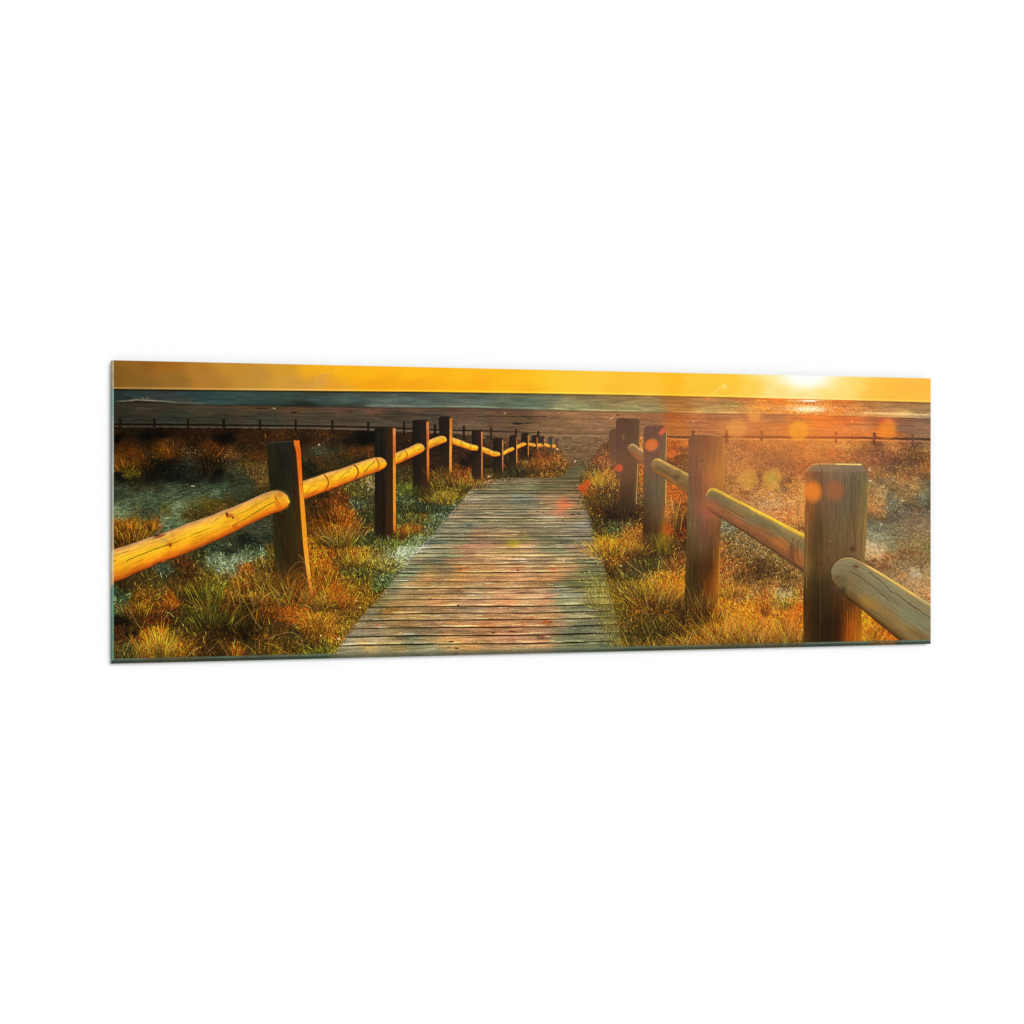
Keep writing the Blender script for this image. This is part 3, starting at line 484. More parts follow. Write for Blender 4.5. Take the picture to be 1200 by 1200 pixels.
# far left tussocks lit from behind
TG = .72
for cx, cy, n, w, ln, col in [(150, 549, 260, 9, 14, (120, 66, 14)), (163, 540, 120, 8, 12, (104, 52, 10)), (190, 534, 90, 9, 13, (112, 64, 14)), (203, 536, 120, 5, 15, (120, 62, 14)), (245, 538, 110, 6, 16, (118, 60, 14)), (243, 556, 50, 5, 26, (62, 40, 16)), (222, 534, 60, 8, 12, (88, 52, 16)),
                              (175, 560, 60, 6, 20, (40, 28, 10)), (420, 535, 120, 12, 8, (120, 64, 20)), (278, 540, 120, 10, 10, (110, 66, 26)), (300, 556, 130, 9, 9, (112, 76, 34)), (225, 516, 60, 12, 5, (80, 44, 12)), (330, 512, 60, 14, 5, (110, 60, 22)), (385, 514, 60, 12, 5, (100, 58, 20)), (360, 516, 50, 10, 5, (60, 36, 14))]:
    tuft(cx, cy, n, w, ln, .3, col, alpha=.55)
TG = .90
# pale leaf glints on the dark bushes
for cx, cy, rx, ry, n, col, al in [(215, 545, 22, 9, 110, (66, 68, 52), .4), (224, 529, 14, 4, 46, (130, 116, 84), .5), (272, 546, 16, 10, 240, (82, 74, 50), .45), (300, 552, 12, 9, 210, (112, 88, 48), .5), (276, 534, 14, 5, 80, (130, 92, 50), .5), (305, 562, 8, 6, 90, (140, 104, 58), .5), (240, 556, 40, 8, 90, (70, 72, 56), .4),
                                   (1046, 588, 10, 9, 240, (128, 134, 112), .45), (1080, 588, 10, 9, 200, (110, 128, 112), .5), (1060, 600, 24, 6, 240, (150, 138, 112), .45), (905, 590, 30, 9, 420, (222, 180, 124), .45), (875, 534, 18, 9, 260, (206, 136, 70), .4), (985, 524, 22, 4, 200, (226, 170, 96), .5), (1070, 524, 20, 6, 140, (190, 140, 84), .45), (1025, 645, 12, 8, 180, (206, 184, 140), .4), (1070, 665, 20, 14, 260, (196, 176, 140), .4)]:
    x = cx + rng.normal(0, rx * .6, n); y = cy + rng.normal(0, ry * .6, n)
    c = np.array(col, float)[None] * np.exp(rng.normal(0, .35, n))[:, None]
    strokes(x, y, rng.uniform(-1.6, 1.6, n), rng.uniform(.8, 2.0, n), rng.normal(0, .5, n), np.clip(c, 0, 255), 1.2, 1, al)
# ripples of the sandy patch, left
for i in range(260):
    x = rng.uniform(134, 312); y = rng.uniform(568, 600)
    if y > 603 - (x - 134) * .12: continue
    c = gr_f(np.array([x]), np.array([y]))[0]
    line([(x, y), (x + rng.uniform(3, 9), y - rng.uniform(.3, 2.4))], np.clip(c * (1.45 if rng.random() < .55 else .5), 0, 255), .6, .45)
# ------------------------------------------------------------------ the far fence
ID_FAR = new_id('printed_far_fence')
under = np.exp(-((YY - farrail(XX) - 2.6) / 0.8) ** 2) * np.interp(XX, [128, 430, 520, 640, 700, 850, 1000, 1060, 1092], [.5, .55, .4, .2, .4, .6, .95, .5, .3])
lay(under > .02, np.clip(CAN * 1.0 + np.interp(XX, [128, 430, 700, 900, 1092], [48, 55, 48, 62, 36])[..., None] * np.array([1, .86, .62]), 0, 255), under)
rc = np.array([np.interp(XX, [128, 450, 560, 640, 715, 800, 860, 1000, 1092], v) for v in
               ([18, 26, 40, 92, 120, 84, 118, 108, 70], [9, 14, 22, 66, 86, 46, 54, 48, 46], [3, 6, 10, 38, 56, 18, 20, 20, 28])]).transpose(1, 2, 0)
wr = np.interp(XX, [128, 600, 640, 720, 800, 850, 1092], [.95, .8, .55, .6, 1.0, 1.35, 1.35])
d = np.abs(YY - farrail(XX) - .35 * (vn(XX / 6, XX * 0, 3) - .5))
a = np.clip((wr + .35 - d) / .5, 0, 1) * ((XX < 716) | (XX > 781))
lay(a > 0, rc, a * .92); IDS[(a > .5)] = ID_FAR
FARP = [(140.7, 490.5, 503), (180.7, 490.5, 502), (220.6, 491, 503), (262.3, 491, 502), (304.5, 491.3, 504), (346.5, 491.8, 505), (389.5, 492.5, 507), (431.5, 493.7, 507), (473.4, 494.5, 512), (509.8, 497, 520), (543.5, 498.6, 516), (575.4, 500.3, 516), (604.4, 503, 514), (630.8, 505.4, 520),
        (812.4, 503.8, 520), (851.5, 504, 520), (892.5, 503.8, 517), (935.8, 503.6, 513), (979.7, 505.6, 520), (1024.5, 506.6, 522), (1069.8, 508.2, 524)]
for x, t, b in FARP:
    hz_ = x > 700
    w = 1.35 if not hz_ else 1.6
    c = (22, 12, 5) if x < 560 else ((40, 22, 10) if x < 700 else {812.4: (120, 64, 30), 851.5: (132, 66, 34), 892.5: (136, 70, 32), 935.8: (170, 78, 22), 979.7: (140, 62, 28), 1024.5: (112, 52, 34), 1069.8: (102, 66, 48)}[x])
    m = inside([(x - w, t + .6), (x - w * .6, t), (x + w * .7, t), (x + w, t + .5), (x + w, b), (x - w, b)])
    col = np.broadcast_to(np.array(c, float), CAN.shape) * (1 + .35 * fbm(XX / 1.2, YY / 3, 3, 1))[..., None]
    lay(m, col, .9, 1); IDS[m] = ID_FAR

# ------------------------------------------------------------------ the boardwalk
ID_BW = new_id('printed_boardwalk')
BWC = [(620,548,(84,78,44)),(680,550,(80,80,50)),(668,556,(72,70,40)),(600,564,(104,92,60)),(575,568,(120,104,70)),(640,566,(92,82,50)),(620,571,(124,120,84)),(650,575,(104,94,58)),(675,572,(110,82,50)),(565,574,(96,96,70)),(590,577,(100,104,78)),(625,580,(84,100,80)),(660,580,(116,104,68)),
 (548,584,(150,156,130)),(575,586,(96,108,86)),(610,588,(78,108,92)),(650,588,(136,112,76)),(682,588,(104,94,60)),(545,592,(98,92,60)),(580,592,(104,104,72)),(620,593,(92,108,82)),(660,594,(190,104,60)),(680,596,(116,96,60)),
 (535,600,(126,120,88)),(560,600,(92,100,72)),(600,599,(104,112,78)),(640,600,(130,116,78)),(685,603,(98,92,64)),(530,608,(130,126,96)),(570,606,(120,116,84)),(610,604,(110,104,70)),(640,610,(140,136,108)),(685,609,(150,156,140)),
 (520,616,(104,108,84)),(550,614,(86,100,84)),(590,616,(104,104,78)),(630,616,(116,108,78)),(690,616,(92,100,96)),(515,625,(96,120,98)),(550,620,(104,116,88)),(590,622,(136,120,84)),(640,624,(108,112,80)),(692,626,(112,110,84)),
 (505,630,(92,122,110)),(540,628,(100,110,84)),(570,630,(130,100,68)),(600,634,(140,118,76)),(640,634,(110,116,72)),(690,634,(96,96,66)),(500,636,(78,112,98)),(530,636,(120,128,78)),(560,637,(160,124,88)),(600,638,(136,120,52)),(650,638,(84,108,76)),(690,637,(112,136,104)),
 (496,646,(150,160,128)),(520,645,(110,124,92)),(550,645,(150,104,76)),(590,644,(150,120,72)),(620,646,(170,134,86)),(660,645,(100,118,84)),(685,645,(140,110,84)),(492,653,(140,142,88)),(520,653,(96,120,92)),(550,654,(156,116,76)),(590,652,(196,160,100)),(620,655,(206,160,120)),(650,652,(120,116,78)),(690,652,(120,118,70)),
 (485,662,(96,124,96)),(520,661,(112,118,80)),(550,661,(176,138,86)),(590,661,(190,154,104)),(625,660,(136,130,88)),(665,657,(172,146,90)),(695,662,(92,112,80)),(478,669,(92,114,88)),(510,667,(120,100,66)),(535,667,(196,112,48)),(570,668,(176,120,64)),(600,669,(190,120,78)),(650,668,(180,112,62)),(690,670,(86,100,52)),
 (470,678,(104,124,84)),(500,677,(160,116,56)),(540,677,(178,124,58)),(590,677,(176,120,66)),(630,677,(176,124,74)),(665,678,(122,112,66)),(700,678,(90,104,44)),(465,686,(120,146,112)),(500,684,(186,134,66)),(550,684,(186,130,66)),(600,685,(196,136,74)),(640,684,(170,112,44)),(680,686,(96,106,52)),
 (455,693,(130,140,84)),(490,691,(170,160,110)),(520,692,(196,164,94)),(560,692,(190,172,112)),(600,693,(216,186,130)),(640,693,(206,196,150)),(665,693,(130,160,130)),(705,694,(130,140,96)),(450,699,(106,100,58)),(490,698,(150,116,60)),(520,697,(170,130,64)),(560,699,(140,124,88)),(600,699,(176,120,70)),(640,699,(176,110,74)),(670,700,(110,130,96)),
 (450,708,(76,96,44)),(480,706,(140,116,62)),(520,706,(176,116,70)),(560,706,(160,112,78)),(600,706,(190,114,68)),(640,706,(180,130,86)),(670,706,(110,126,86)),(700,708,(100,100,54)),(450,715,(96,96,50)),(480,714,(160,126,72)),(520,714,(170,124,66)),(550,714,(146,124,90)),(600,714,(176,144,98)),(640,713,(180,150,96)),(680,714,(104,126,86)),(700,716,(120,100,66)),
 (440,719,(130,130,96)),(460,718,(176,116,44)),(490,722,(170,146,76)),(525,722,(136,132,104)),(560,722,(176,148,100)),(600,721,(176,136,84)),(640,720,(160,140,80)),(680,722,(150,150,104)),(700,722,(100,116,74)),(430,725,(130,132,98)),(470,724,(170,150,92)),(520,726,(190,150,86)),(600,726,(196,150,86)),
 (425,730,(120,130,96)),(450,731,(136,124,76)),(480,731,(140,106,54)),(510,730,(126,104,74)),(540,731,(206,150,74)),(570,731,(200,126,62)),(600,731,(200,140,72)),(625,729,(196,124,70)),(645,728,(180,112,60)),(660,731,(150,140,96)),(690,730,(100,124,86)),(705,735,(96,130,100)),
 (420,738,(140,140,104)),(445,738,(126,122,80)),(470,740,(130,120,64)),(500,740,(112,106,68)),(540,740,(160,120,74)),(580,740,(176,116,64)),(610,738,(190,126,72)),(640,737,(150,116,74)),(680,738,(92,112,76)),(710,740,(130,110,60)),
 (412,748,(130,148,116)),(440,748,(150,150,112)),(465,749,(140,130,80)),(485,748,(84,116,88)),(510,750,(130,116,66)),(530,752,(190,140,62)),(570,750,(160,122,70)),(600,750,(176,120,82)),(620,747,(170,124,80)),(635,748,(150,96,62)),(670,745,(84,108,74)),(710,744,(90,108,72)),
 (405,758,(130,130,92)),(430,758,(186,150,70)),(460,758,(150,126,58)),(480,760,(120,130,84)),(500,760,(112,124,88)),(520,762,(176,140,68)),(550,760,(190,130,60)),(590,760,(176,136,80)),(615,757,(196,150,84)),(650,756,(116,134,84)),(690,755,(104,124,76)),(720,752,(90,104,60)),
 (400,768,(110,112,80)),(440,768,(104,116,84)),(480,768,(94,112,84)),(520,768,(128,120,86)),(560,767,(140,120,88)),(600,765,(120,124,90)),(650,763,(90,112,76)),(700,760,(76,96,70))]
_lum = lambda c: .3 * c[0] + .59 * c[1] + .11 * c[2]
def _calm(c, k=.64):          # weathered grey-tan timber: keep the lightness, calm the hue
    l = _lum(c); t = (1.20 * l, .98 * l, .66 * l)
    return tuple(v * k + w * (1 - k) for v, w in zip(c, t))
BWC = [(x, y, _calm(c)) for x, y, c in BWC]
bw_f = cmap(BWC, ys=1.2, s=8.0, pw=1.9)
bow = lambda X, Y: np.clip((Y - 570) / 190, 0, 1) * (2.6 * np.clip((X - 560) / 150, -1.2, 1.3) * np.abs(np.clip((X - 560) / 150, -1.2, 1.3)) + .6 * np.clip((X - 560) / 150, -1.2, 1.3) ** 2)
V = YY + bow(XX, YY)            # straightened plank coordinate
GAPS = [(564.8, .35), (567.6, .5), (570.8, .4), (574.6, .8), (578.6, .75), (583.2, .55), (586.6, .3), (590.6, .45), (597.2, .85), (600, .3), (603.6, .7), (607.6, .75), (611.4, .55), (614.6, .35), (618.7, .7), (624.4, .3), (629.3, .95), (633.2, .55), (637.5, .3), (643.0, .8), (648.6, .6), (652.6, .45), (657.0, .5), (661.4, .6), (665.6, .4), (671.2, .95), (676, .3), (681.3, .45), (689.3, .95), (695.8, .5), (702.4, .7), (710.6, .95), (718.7, .75), (726.4, .9), (735.2, .9), (744.8, .95), (754.6, .95), (766.2, .95)]
gy = np.array([g[0] for g in GAPS])
pk = np.searchsorted(gy, V)
_ext = np.concatenate([[562], gy, [775]]); pmid = ((_ext[:-1] + _ext[1:]) / 2)[pk]
bc = 1.10 * bw_f(XX + rng.uniform(-9, 9, len(gy) + 1)[pk] + 11 * fbm(XX / 16, V / 2.2, 9, 2), YY * .7 + .3 * (pmid - bow(XX, YY)))
ptint = rng.normal(0, .085, len(gy) + 2); pt2 = rng.normal(0, .018, (len(gy) + 2, 3))
psize = np.interp(np.append(gy, 775), [560, 640, 770], [.6, .9, 1.5])[pk]
fine = fbm(XX / (12 * psize) + pk * 7.1, V / (.55 * psize), 4, 3)
coarse = fbm(XX / 26 + pk * 3.3, V / (1.6 * psize) + pk * 1.7, 7, 2)
spk = fbm(XX / (1.1 * psize), V / (.6 * psize), 12, 2)
bc = bc * (1 + ptint[pk] + .23 * fine + .20 * coarse + .15 * spk)[..., None] * (1 + pt2[pk])
# the sunlit top arris and the shadow just under it, plank by plank
for g, s in GAPS:
    wob = .35 * (vn(XX / 15 + g, XX * 0 + g * .37, 8) - .5)
    dd = V - g - wob
    w = np.interp(g, [560, 640, 770], [.45, .6, .95]) * (.7 + .6 * vn(XX / 30 + g * 2.3, XX * 0 + g, 2))
    ss = s * np.clip((.55 if s > .8 else .35) + 1.1 * vn(XX / 26 + g * 1.3, XX * 0 + g, 9), 0, 1)
    a = np.exp(-(dd / w) ** 2) * ss
    bc = bc * (1 - .94 * a)[..., None] + np.array([12, 12, 4]) * a[..., None] * .5
    a2 = np.exp(-((dd + 1.6 * w + .25) / (w * 1.1)) ** 2) * ss
    bc = bc * (1 + .5 * a2 * np.clip(vn(XX / 18 + g, XX * 0 + g * 2.1, 5) * 2 - .5, 0, 1))[..., None]
bc = np.clip(bc, 0, 255)
lay(m_bw, bc, 1, 1); IDS[m_bw] = ID_BW
s_ = curve([(388, 775), (416, 730), (450, 692), (478, 656), (508, 624), (532, 596), (560, 565)])
# knots, nail heads and splinters
for x, y, w, h, c, a in [(537, 709.4, 1.3, .9, (10, 6, 4), .95), (537, 692, 3.5, .8, (104, 72, 30), .8), (541, 694, 1.5, .6, (90, 56, 24), .8), (600, 740, 4, .9, (96, 40, 14), .8), (578, 741.6, 2, 1.1, (80, 36, 14), .8), (529, 752, 3, 1.1, (90, 48, 10), .75), (535, 759.6, 2.2, 1.0, (70, 36, 10), .9), (526, 758.5, 2.5, .7, (130, 74, 24), .7), (543, 758, 2, .8, (206, 130, 50), .7), (500, 759.5, 2.2, 1.3, (150, 130, 100), .5),
                         (639, 728.8, 3.4, 1.6, (186, 84, 24), .9), (645, 729, 2, 1.0, (110, 60, 20), .8), (636, 746.5, 2.4, 1.2, (120, 52, 34), .8), (632, 748, 4, 1.2, (90, 84, 44), .6), (642, 746, 2.2, 1.0, (200, 140, 104), .7), (455, 716.6, 2.8, .8, (90, 50, 10), .8), (455, 715.6, 2, .5, (230, 176, 90), .8), (442, 732, 1.7, 2, (176, 92, 50), .6), (461, 723.5, 2, 1.2, (180, 170, 130), .6), (430, 738.5, 2, .9, (196, 150, 60), .6), (469, 741.8, 1, .7, (230, 206, 120), .8),
                         (397, 748.6, 1.8, 1.0, (236, 222, 190), .9), (410.5, 754.8, 1.4, .8, (244, 230, 200), .9), (404, 751.5, 3, .8, (130, 96, 70), .7), (599.5, 603.3, 1.0, .6, (16, 14, 8), .9), (629.5, 599.5, 1.6, .6, (24, 22, 10), .9), (637, 600.5, 1.0, .6, (24, 22, 10), .8), (671, 602.8, 2.2, .8, (26, 22, 8), .9), (678, 601.8, 1.4, .7, (26, 22, 8), .9), (662, 605.5, 1.0, .6, (20, 20, 8), .9), (660, 609.4, 1.1, .6, (8, 8, 6), .95), (564, 593.6, .9, .6, (10, 10, 6), .9), (550, 615.5, 4, 1.4, (52, 74, 60), .6),
                         (607, 668.5, 1.6, 1.0, (120, 52, 24), .8), (539.5, 666.8, 1.4, .7, (110, 60, 20), .8), (648, 667.6, 3, .8, (206, 70, 30), .55), (660.5, 656.5, .9, .7, (250, 226, 170), .9), (544, 663, 1, .6, (230, 200, 130), .8), (613, 655, 3.5, .8, (252, 216, 166), .7), (597, 655, 2.2, .9, (236, 206, 150), .7), (590, 650.7, 3, .5, (246, 220, 160), .7), (606, 650.7, 2.2, .5, (246, 220, 160), .7), (610, 737.5, 1, .6, (220, 176, 130), .6), (532, 698.5, 1.5, .6, (206, 190, 150), .6), (573, 700, 2.5, .9, (206, 200, 160), .5), (564, 699, 1.8, .7, (196, 186, 150), .5),
                         (685, 671.5, 1.0, .8, (220, 200, 110), .8), (690.5, 670, .7, 1.8, (206, 190, 150), .7), (658, 635.8, 1.6, .5, (80, 60, 30), .7)]:
    dab(x, y, w, h, c, a, .45)
for i in range(420):       # splinters and grain glints
    x = rng.uniform(400, 715); y = rng.uniform(565, 768)
    i_, j_ = int((y - SY0) * SS), int((x - SX0) * SS)
    if not m_bw[i_, j_]: continue
    k = 1.45 if rng.random() < .5 else .58
    L = int(rng.uniform(4, 26) * np.interp(y, [560, 770], [.6, 1.3]))
    sl = slice(j_, min(NW, j_ + L))
    CAN[i_, sl] = np.clip(CAN[i_, sl] * k, 0, 250)
# pale shore pebbles and weeds at the walk's edge
for x, y in [(393.5, 715.5), (422, 712), (418, 704), (376, 745), (572.8, 558.5), (573.6, 563.5), (617, 541.5), (659, 549), (674, 540.4), (651, 549.3), (727.5, 663)]:
    dab(x, y, 1.2, 1.0, (236, 206, 170), .85, .5)
# grass that spills over the edges of the walk
def spill(pts, n, ln, spread, gain, lean, al=.8):
    p = np.array(pts, float); t = rng.uniform(0, len(p) - 1, n); i = t.astype(int); f = (t - i)[:, None]
    q = p[i] * (1 - f) + p[np.minimum(i + 1, len(p) - 1)] * f
    x = q[:, 0] + rng.normal(0, 1.6, n); y = q[:, 1] + rng.normal(0, 1.8, n)
    c = gr_f(x - np.sign(lean) * 7, y) * np.exp(rng.normal(gain, .4, n))[:, None]
    strokes(x, y, lean + rng.normal(0, spread, n), rng.uniform(ln * .4, ln, n), rng.normal(0, .6, n), np.clip(c, 0, 255), 1.2, 1, al)
spill([(388, 772), (398, 755), (416, 730), (441, 703), (464, 675), (490, 643), (521, 609), (541, 587)], 1100, 4, .8, .0, .5)
spill([(560, 566), (600, 560), (650, 559)], 260, 2.5, .6, -.1, .1)
spill([(681, 570), (691, 600), (698, 630), (709, 664), (717, 700), (727, 745), (731, 770)], 1500, 5.5, .8, -.05, -.6)
# big patches of grass lying over the right edge
def patch(cx, cy, rx, ry, n, ln, gain=.0, lean=-.3, dens=.8, tintc=None):
    x = cx + rng.normal(0, rx * .55, n); y = cy + rng.normal(0, ry * .55, n); o = np.argsort(y); x, y = x[o], y[o]
    c = gr_f(x, y) * np.exp(rng.normal(gain, .42, n))[:, None]
    if tintc is not None: c = c * .4 + np.array(tintc) * .6 * np.exp(rng.normal(0, .42, n))[:, None]
    strokes(x, y, lean + rng.normal(0, .8, n), rng.uniform(ln * .4, ln, n), rng.normal(0, .7, n), np.clip(c, 0, 255), 1.25, 1, dens)
patch(702, 645, 14, 8, 900, 4, .1, -.5, .85, (196, 128, 28))
patch(706, 698, 16, 16, 1900, 4.5, 0, -.5, .8, (116, 102, 32))
patch(716, 728, 14, 14, 1200, 5, -.1, -.4, .75, (86, 84, 30))
patch(724, 755, 10, 12, 900, 5, -.1, -.3, .8, (80, 76, 28))
patch(690, 578, 10, 12, 600, 3.5, 0, -.3, .7)
patch(696, 590, 12, 10, 700, 4, 0, -.3, .75)
patch(455, 716, 10, 3, 160, 3, .1, .2, .6, (150, 104, 30))
patch(462, 640, 26, 12, 500, 4, .1, .1, .6)
for p in [[(655, 716), (663, 725), (670, 733)], [(668, 731), (676, 720), (682, 712)], [(675, 716), (675.5, 731)], [(690, 705), (684, 722), (672, 731)], [(662, 740), (668, 733), (672, 730)], [(700, 742), (712, 732), (722, 728)], [(634, 720), (628, 728), (618, 732)]]:
    line(p, (150, 156, 92), .55, .65)

# ------------------------------------------------------------------ long grass in front
O1, O2, O3, OL, DK = (206, 112, 26), (226, 138, 34), (168, 84, 20), (104, 84, 28), (58, 34, 12)
for a in [(155, 632, 420, 11, 20, .22, (150, 84, 20)), (178, 620, 110, 3, 12, .3, (150, 76, 20)), (146, 622, 200, 7, 14, .2, (160, 92, 24)),
          (165, 722, 200, 11, 18, .3, (140, 84, 24)), (200, 712, 90, 5, 12, .4, (176, 86, 22)), (226, 706, 260, 9, 26, .22, (88, 50, 18)), (215, 700, 160, 9, 20, .3, (84, 60, 22)),
          (245, 704, 260, 14, 24, .25, (104, 84, 24)), (285, 694, 160, 6, 26, .15, (150, 80, 24)), (288, 676, 60, 2.5, 15, .12, (176, 84, 24)), (305, 690, 150, 6, 20, .25, (140, 92, 32)), (318, 668, 90, 5, 16, .2, (130, 86, 30)),
          (183, 775, 420, 9, 36, .10, (206, 118, 26)), (174, 775, 160, 5, 26, .12, (176, 100, 24)), (186, 770, 60, 3, 42, .06, (232, 136, 34)), (205, 775, 110, 5, 20, .4, (206, 112, 26)), (216, 774, 130, 6, 16, .5, (190, 100, 24)),
          (148, 775, 160, 9, 22, .5, (78, 66, 28)), (240, 775, 200, 14, 24, .5, (70, 48, 18)), (285, 776, 200, 18, 26, .5, (66, 46, 16)), (278, 775, 60, 3, 20, .2, (170, 86, 22)), (262, 738, 220, 16, 26, .4, (74, 54, 18)), (300, 735, 200, 16, 26, .4, (70, 44, 16)), (250, 730, 160, 14, 20, .4, (88, 74, 26)), (320, 745, 120, 9, 22, .3, (80, 56, 24))]:
    tuft(*a, alpha=.7)
# the big bowed tussock at the front left post
for i in range(520):
    t = rng.random(); s0 = rng.normal(0, 1)
    x = 336 + rng.normal(0, 9); y = 706 + rng.normal(0, 8)
    R = rng.uniform(10, 46); lean = rng.normal(.45, .7)
    n_ = 14; q = np.linspace(0, 1, n_)
    ang = lean + q * rng.normal(1.5, .8) * (1 if lean > 0 else -1)
    px = x + np.cumsum(np.sin(ang)) * R / n_; py = y - np.cumsum(np.cos(ang)) * R / n_
    c = np.array([(206, 112, 30), (176, 88, 22), (226, 146, 50), (120, 66, 18), (150, 84, 26), (90, 46, 14)][rng.integers(6)], float) * rng.uniform(.6, 1.2)
    line(list(zip(px, py)), np.clip(c, 0, 255), .5, .55)
for i in range(620):
    x = rng.uniform(318, 420); y = rng.uniform(690, 760)
    if y > 772 - (x - 318) * .35: continue
    ang = rng.uniform(-1.3, 1.3); L = rng.uniform(5, 16)
    px = [x, x + math.sin(ang) * L * .5, x + math.sin(ang + .4) * L]; py = [y, y - math.cos(ang) * L * .5, y - math.cos(ang + .5) * L]
    c = gr_f(np.array([x]), np.array([y]))[0] * rng.uniform(.5, 1.8)
    line(list(zip(px, py)), np.clip(c, 0, 255), .5, .5)
for a in [(400, 632, 260, 9, 26, .3, (176, 84, 20)), (392, 612, 160, 8, 22, .2, (130, 68, 20)), (374, 684, 240, 6, 30, .2, (196, 104, 24)), (384, 700, 260, 7, 24, .3, (190, 92, 24)), (378, 640, 140, 6, 22, .2, (110, 66, 20)), (410, 652, 180, 10, 12, .3, (190, 108, 32)), (418, 660, 110, 9, 10, .3, (206, 130, 40)),
          (477, 626, 130, 8, 10, .3, (176, 96, 30)), (480, 612, 160, 10, 10, .4, (110, 96, 44)), (395, 712, 240, 9, 22, .4, (190, 96, 24)), (380, 740, 200, 8, 18, .4, (190, 104, 28)), (372, 730, 180, 8, 20, .5, (196, 110, 34)), (400, 742, 110, 6, 10, .5, (170, 110, 36)),
          (545, 566, 420, 12, 14, .35, (150, 74, 24)), (522, 586, 420, 10, 12, .4, (140, 104, 38)), (515, 570, 200, 8, 14, .3, (104, 74, 24)), (555, 572, 160, 6, 9, .4, (170, 96, 36)), (500, 600, 120, 9, 10, .4, (60, 64, 36)),
          (630, 552, 460, 14, 14, .35, (130, 74, 26)), (650, 548, 200, 9, 9, .4, (140, 86, 34)), (612, 556, 120, 8, 9, .3, (64, 52, 24))]:
    tuft(*a, alpha=.6)
# right side
for a in [(712, 566, 260, 10, 16, .35, (190, 130, 44)), (706, 548, 160, 8, 12, .3, (150, 90, 40)), (715, 596, 240, 11, 16, .35, (80, 62, 26)), (728, 606, 160, 7, 18, .2, (56, 34, 12)), (718, 645, 420, 13, 14, .35, (206, 130, 28)), (740, 646, 300, 9, 16, .35, (196, 118, 34)), (745, 632, 90, 5, 14, .4, (206, 124, 44)),
          (770, 706, 640, 15, 34, .38, (206, 126, 28)), (788, 706, 260, 8, 28, .3, (190, 104, 24)), (750, 700, 260, 12, 22, .4, (110, 92, 34)), (740, 678, 200, 12, 18, .4, (80, 70, 34)), (765, 668, 200, 11, 18, .3, (84, 78, 32)), (790, 668, 120, 6, 18, .2, (120, 70, 24)),
          (845, 762, 640, 16, 46, .35, (206, 124, 26)), (870, 765, 700, 18, 44, .28, (206, 118, 24)), (905, 765, 560, 16, 42, .25, (200, 108, 24)), (930, 765, 320, 8, 52, .10, (200, 100, 20)), (856, 700, 160, 9, 20, .4, (190, 110, 28)), (898, 720, 120, 3, 30, .12, (190, 90, 22)), (920, 712, 120, 6, 18, .3, (176, 140, 40)), (818, 770, 260, 12, 26, .4, (176, 108, 28)),
          (790, 775, 320, 22, 30, .3, (84, 66, 24)), (755, 775, 320, 20, 28, .35, (72, 64, 26)), (800, 745, 200, 14, 26, .3, (70, 52, 18)), (770, 745, 200, 16, 24, .3, (86, 72, 26)), (1018, 764, 220, 6, 34, .2, (200, 124, 26)), (1040, 764, 160, 9, 16, .4, (180, 92, 26))]:
    tuft(*a, alpha=.62)
for i in range(360):
    x = rng.uniform(835, 945); y = rng.uniform(700, 762)
    ang = rng.normal(-.3, .9) if x < 890 else rng.normal(.1, 1.1); L = rng.uniform(5, 15)
    c = np.array([(244, 168, 50), (226, 132, 30), (250, 190, 84), (120, 58, 14)][rng.integers(4)], float)
    line([(x, y), (x + math.sin(ang) * L * .5, y - math.cos(ang) * L * .5), (x + math.sin(ang + .3) * L, y - math.cos(ang + .3) * L)], c, .5, .5)

# ------------------------------------------------------------------ posts
def post(name, left, right, top, bot, rows, grain=.16, fade=0, soft=1, k=0, label=None, gs=(1.1, 16)):
    """left/right: x along y; top: outline of the head; rows: (y, [colours across])"""
    L = curve([(y, x) for x, y in left]); R = curve([(y, x) for x, y in right])
    yb = np.linspace(top[-1][1] + .5, bot, 12)
    poly = list(top) + [(R(y), y) for y in yb] + [(L(y), y) for y in yb[::-1]]
    m = inside(poly); s = bbox(m)
    x, y = XX[s], YY[s]
    u = np.clip((x - L(y)) / np.maximum(R(y) - L(y), 1), 0, 1)
    ncol = len(rows[0][1])
    grid = np.array([r[1] for r in rows], float); ys = np.array([r[0] for r in rows], float)
    col = np.zeros(x.shape + (3,))
    vy = np.interp(y, ys, np.arange(len(ys)))
    gu = u * (ncol - 1)
    iu = np.clip(gu.astype(int), 0, ncol - 2); fu = (gu - iu)[..., None]
    iv = np.clip(vy.astype(int), 0, len(ys) - 2) if len(ys) > 1 else np.zeros(x.shape, int); fv = (vy - iv)[..., None]
    i2 = np.minimum(iv + 1, len(ys) - 1)
    col = (grid[iv, iu] * (1 - fu) + grid[iv, iu + 1] * fu) * (1 - fv) + (grid[i2, iu] * (1 - fu) + grid[i2, iu + 1] * fu) * fv
    g = fbm((x - L(y)) / gs[0] + 31 * k, y / gs[1] + 7 * k, k, 3) + .5 * fbm(x / .7, y / 5, k + 3, 2)
    col = col * (1 + grain * g)[..., None]
    full = np.zeros(CAN.shape); full[s] = col
    al = np.ones(XX.shape)
    if fade:
        al = np.clip((bot - YY + fade * .5 * (vn(XX / 1.3, YY / 9, 5) - .5)) / fade, 0, 1)
    lay(m, full, al, soft)
    IDS[m & (al > .5)] = new_id(name, label)
    return L, R

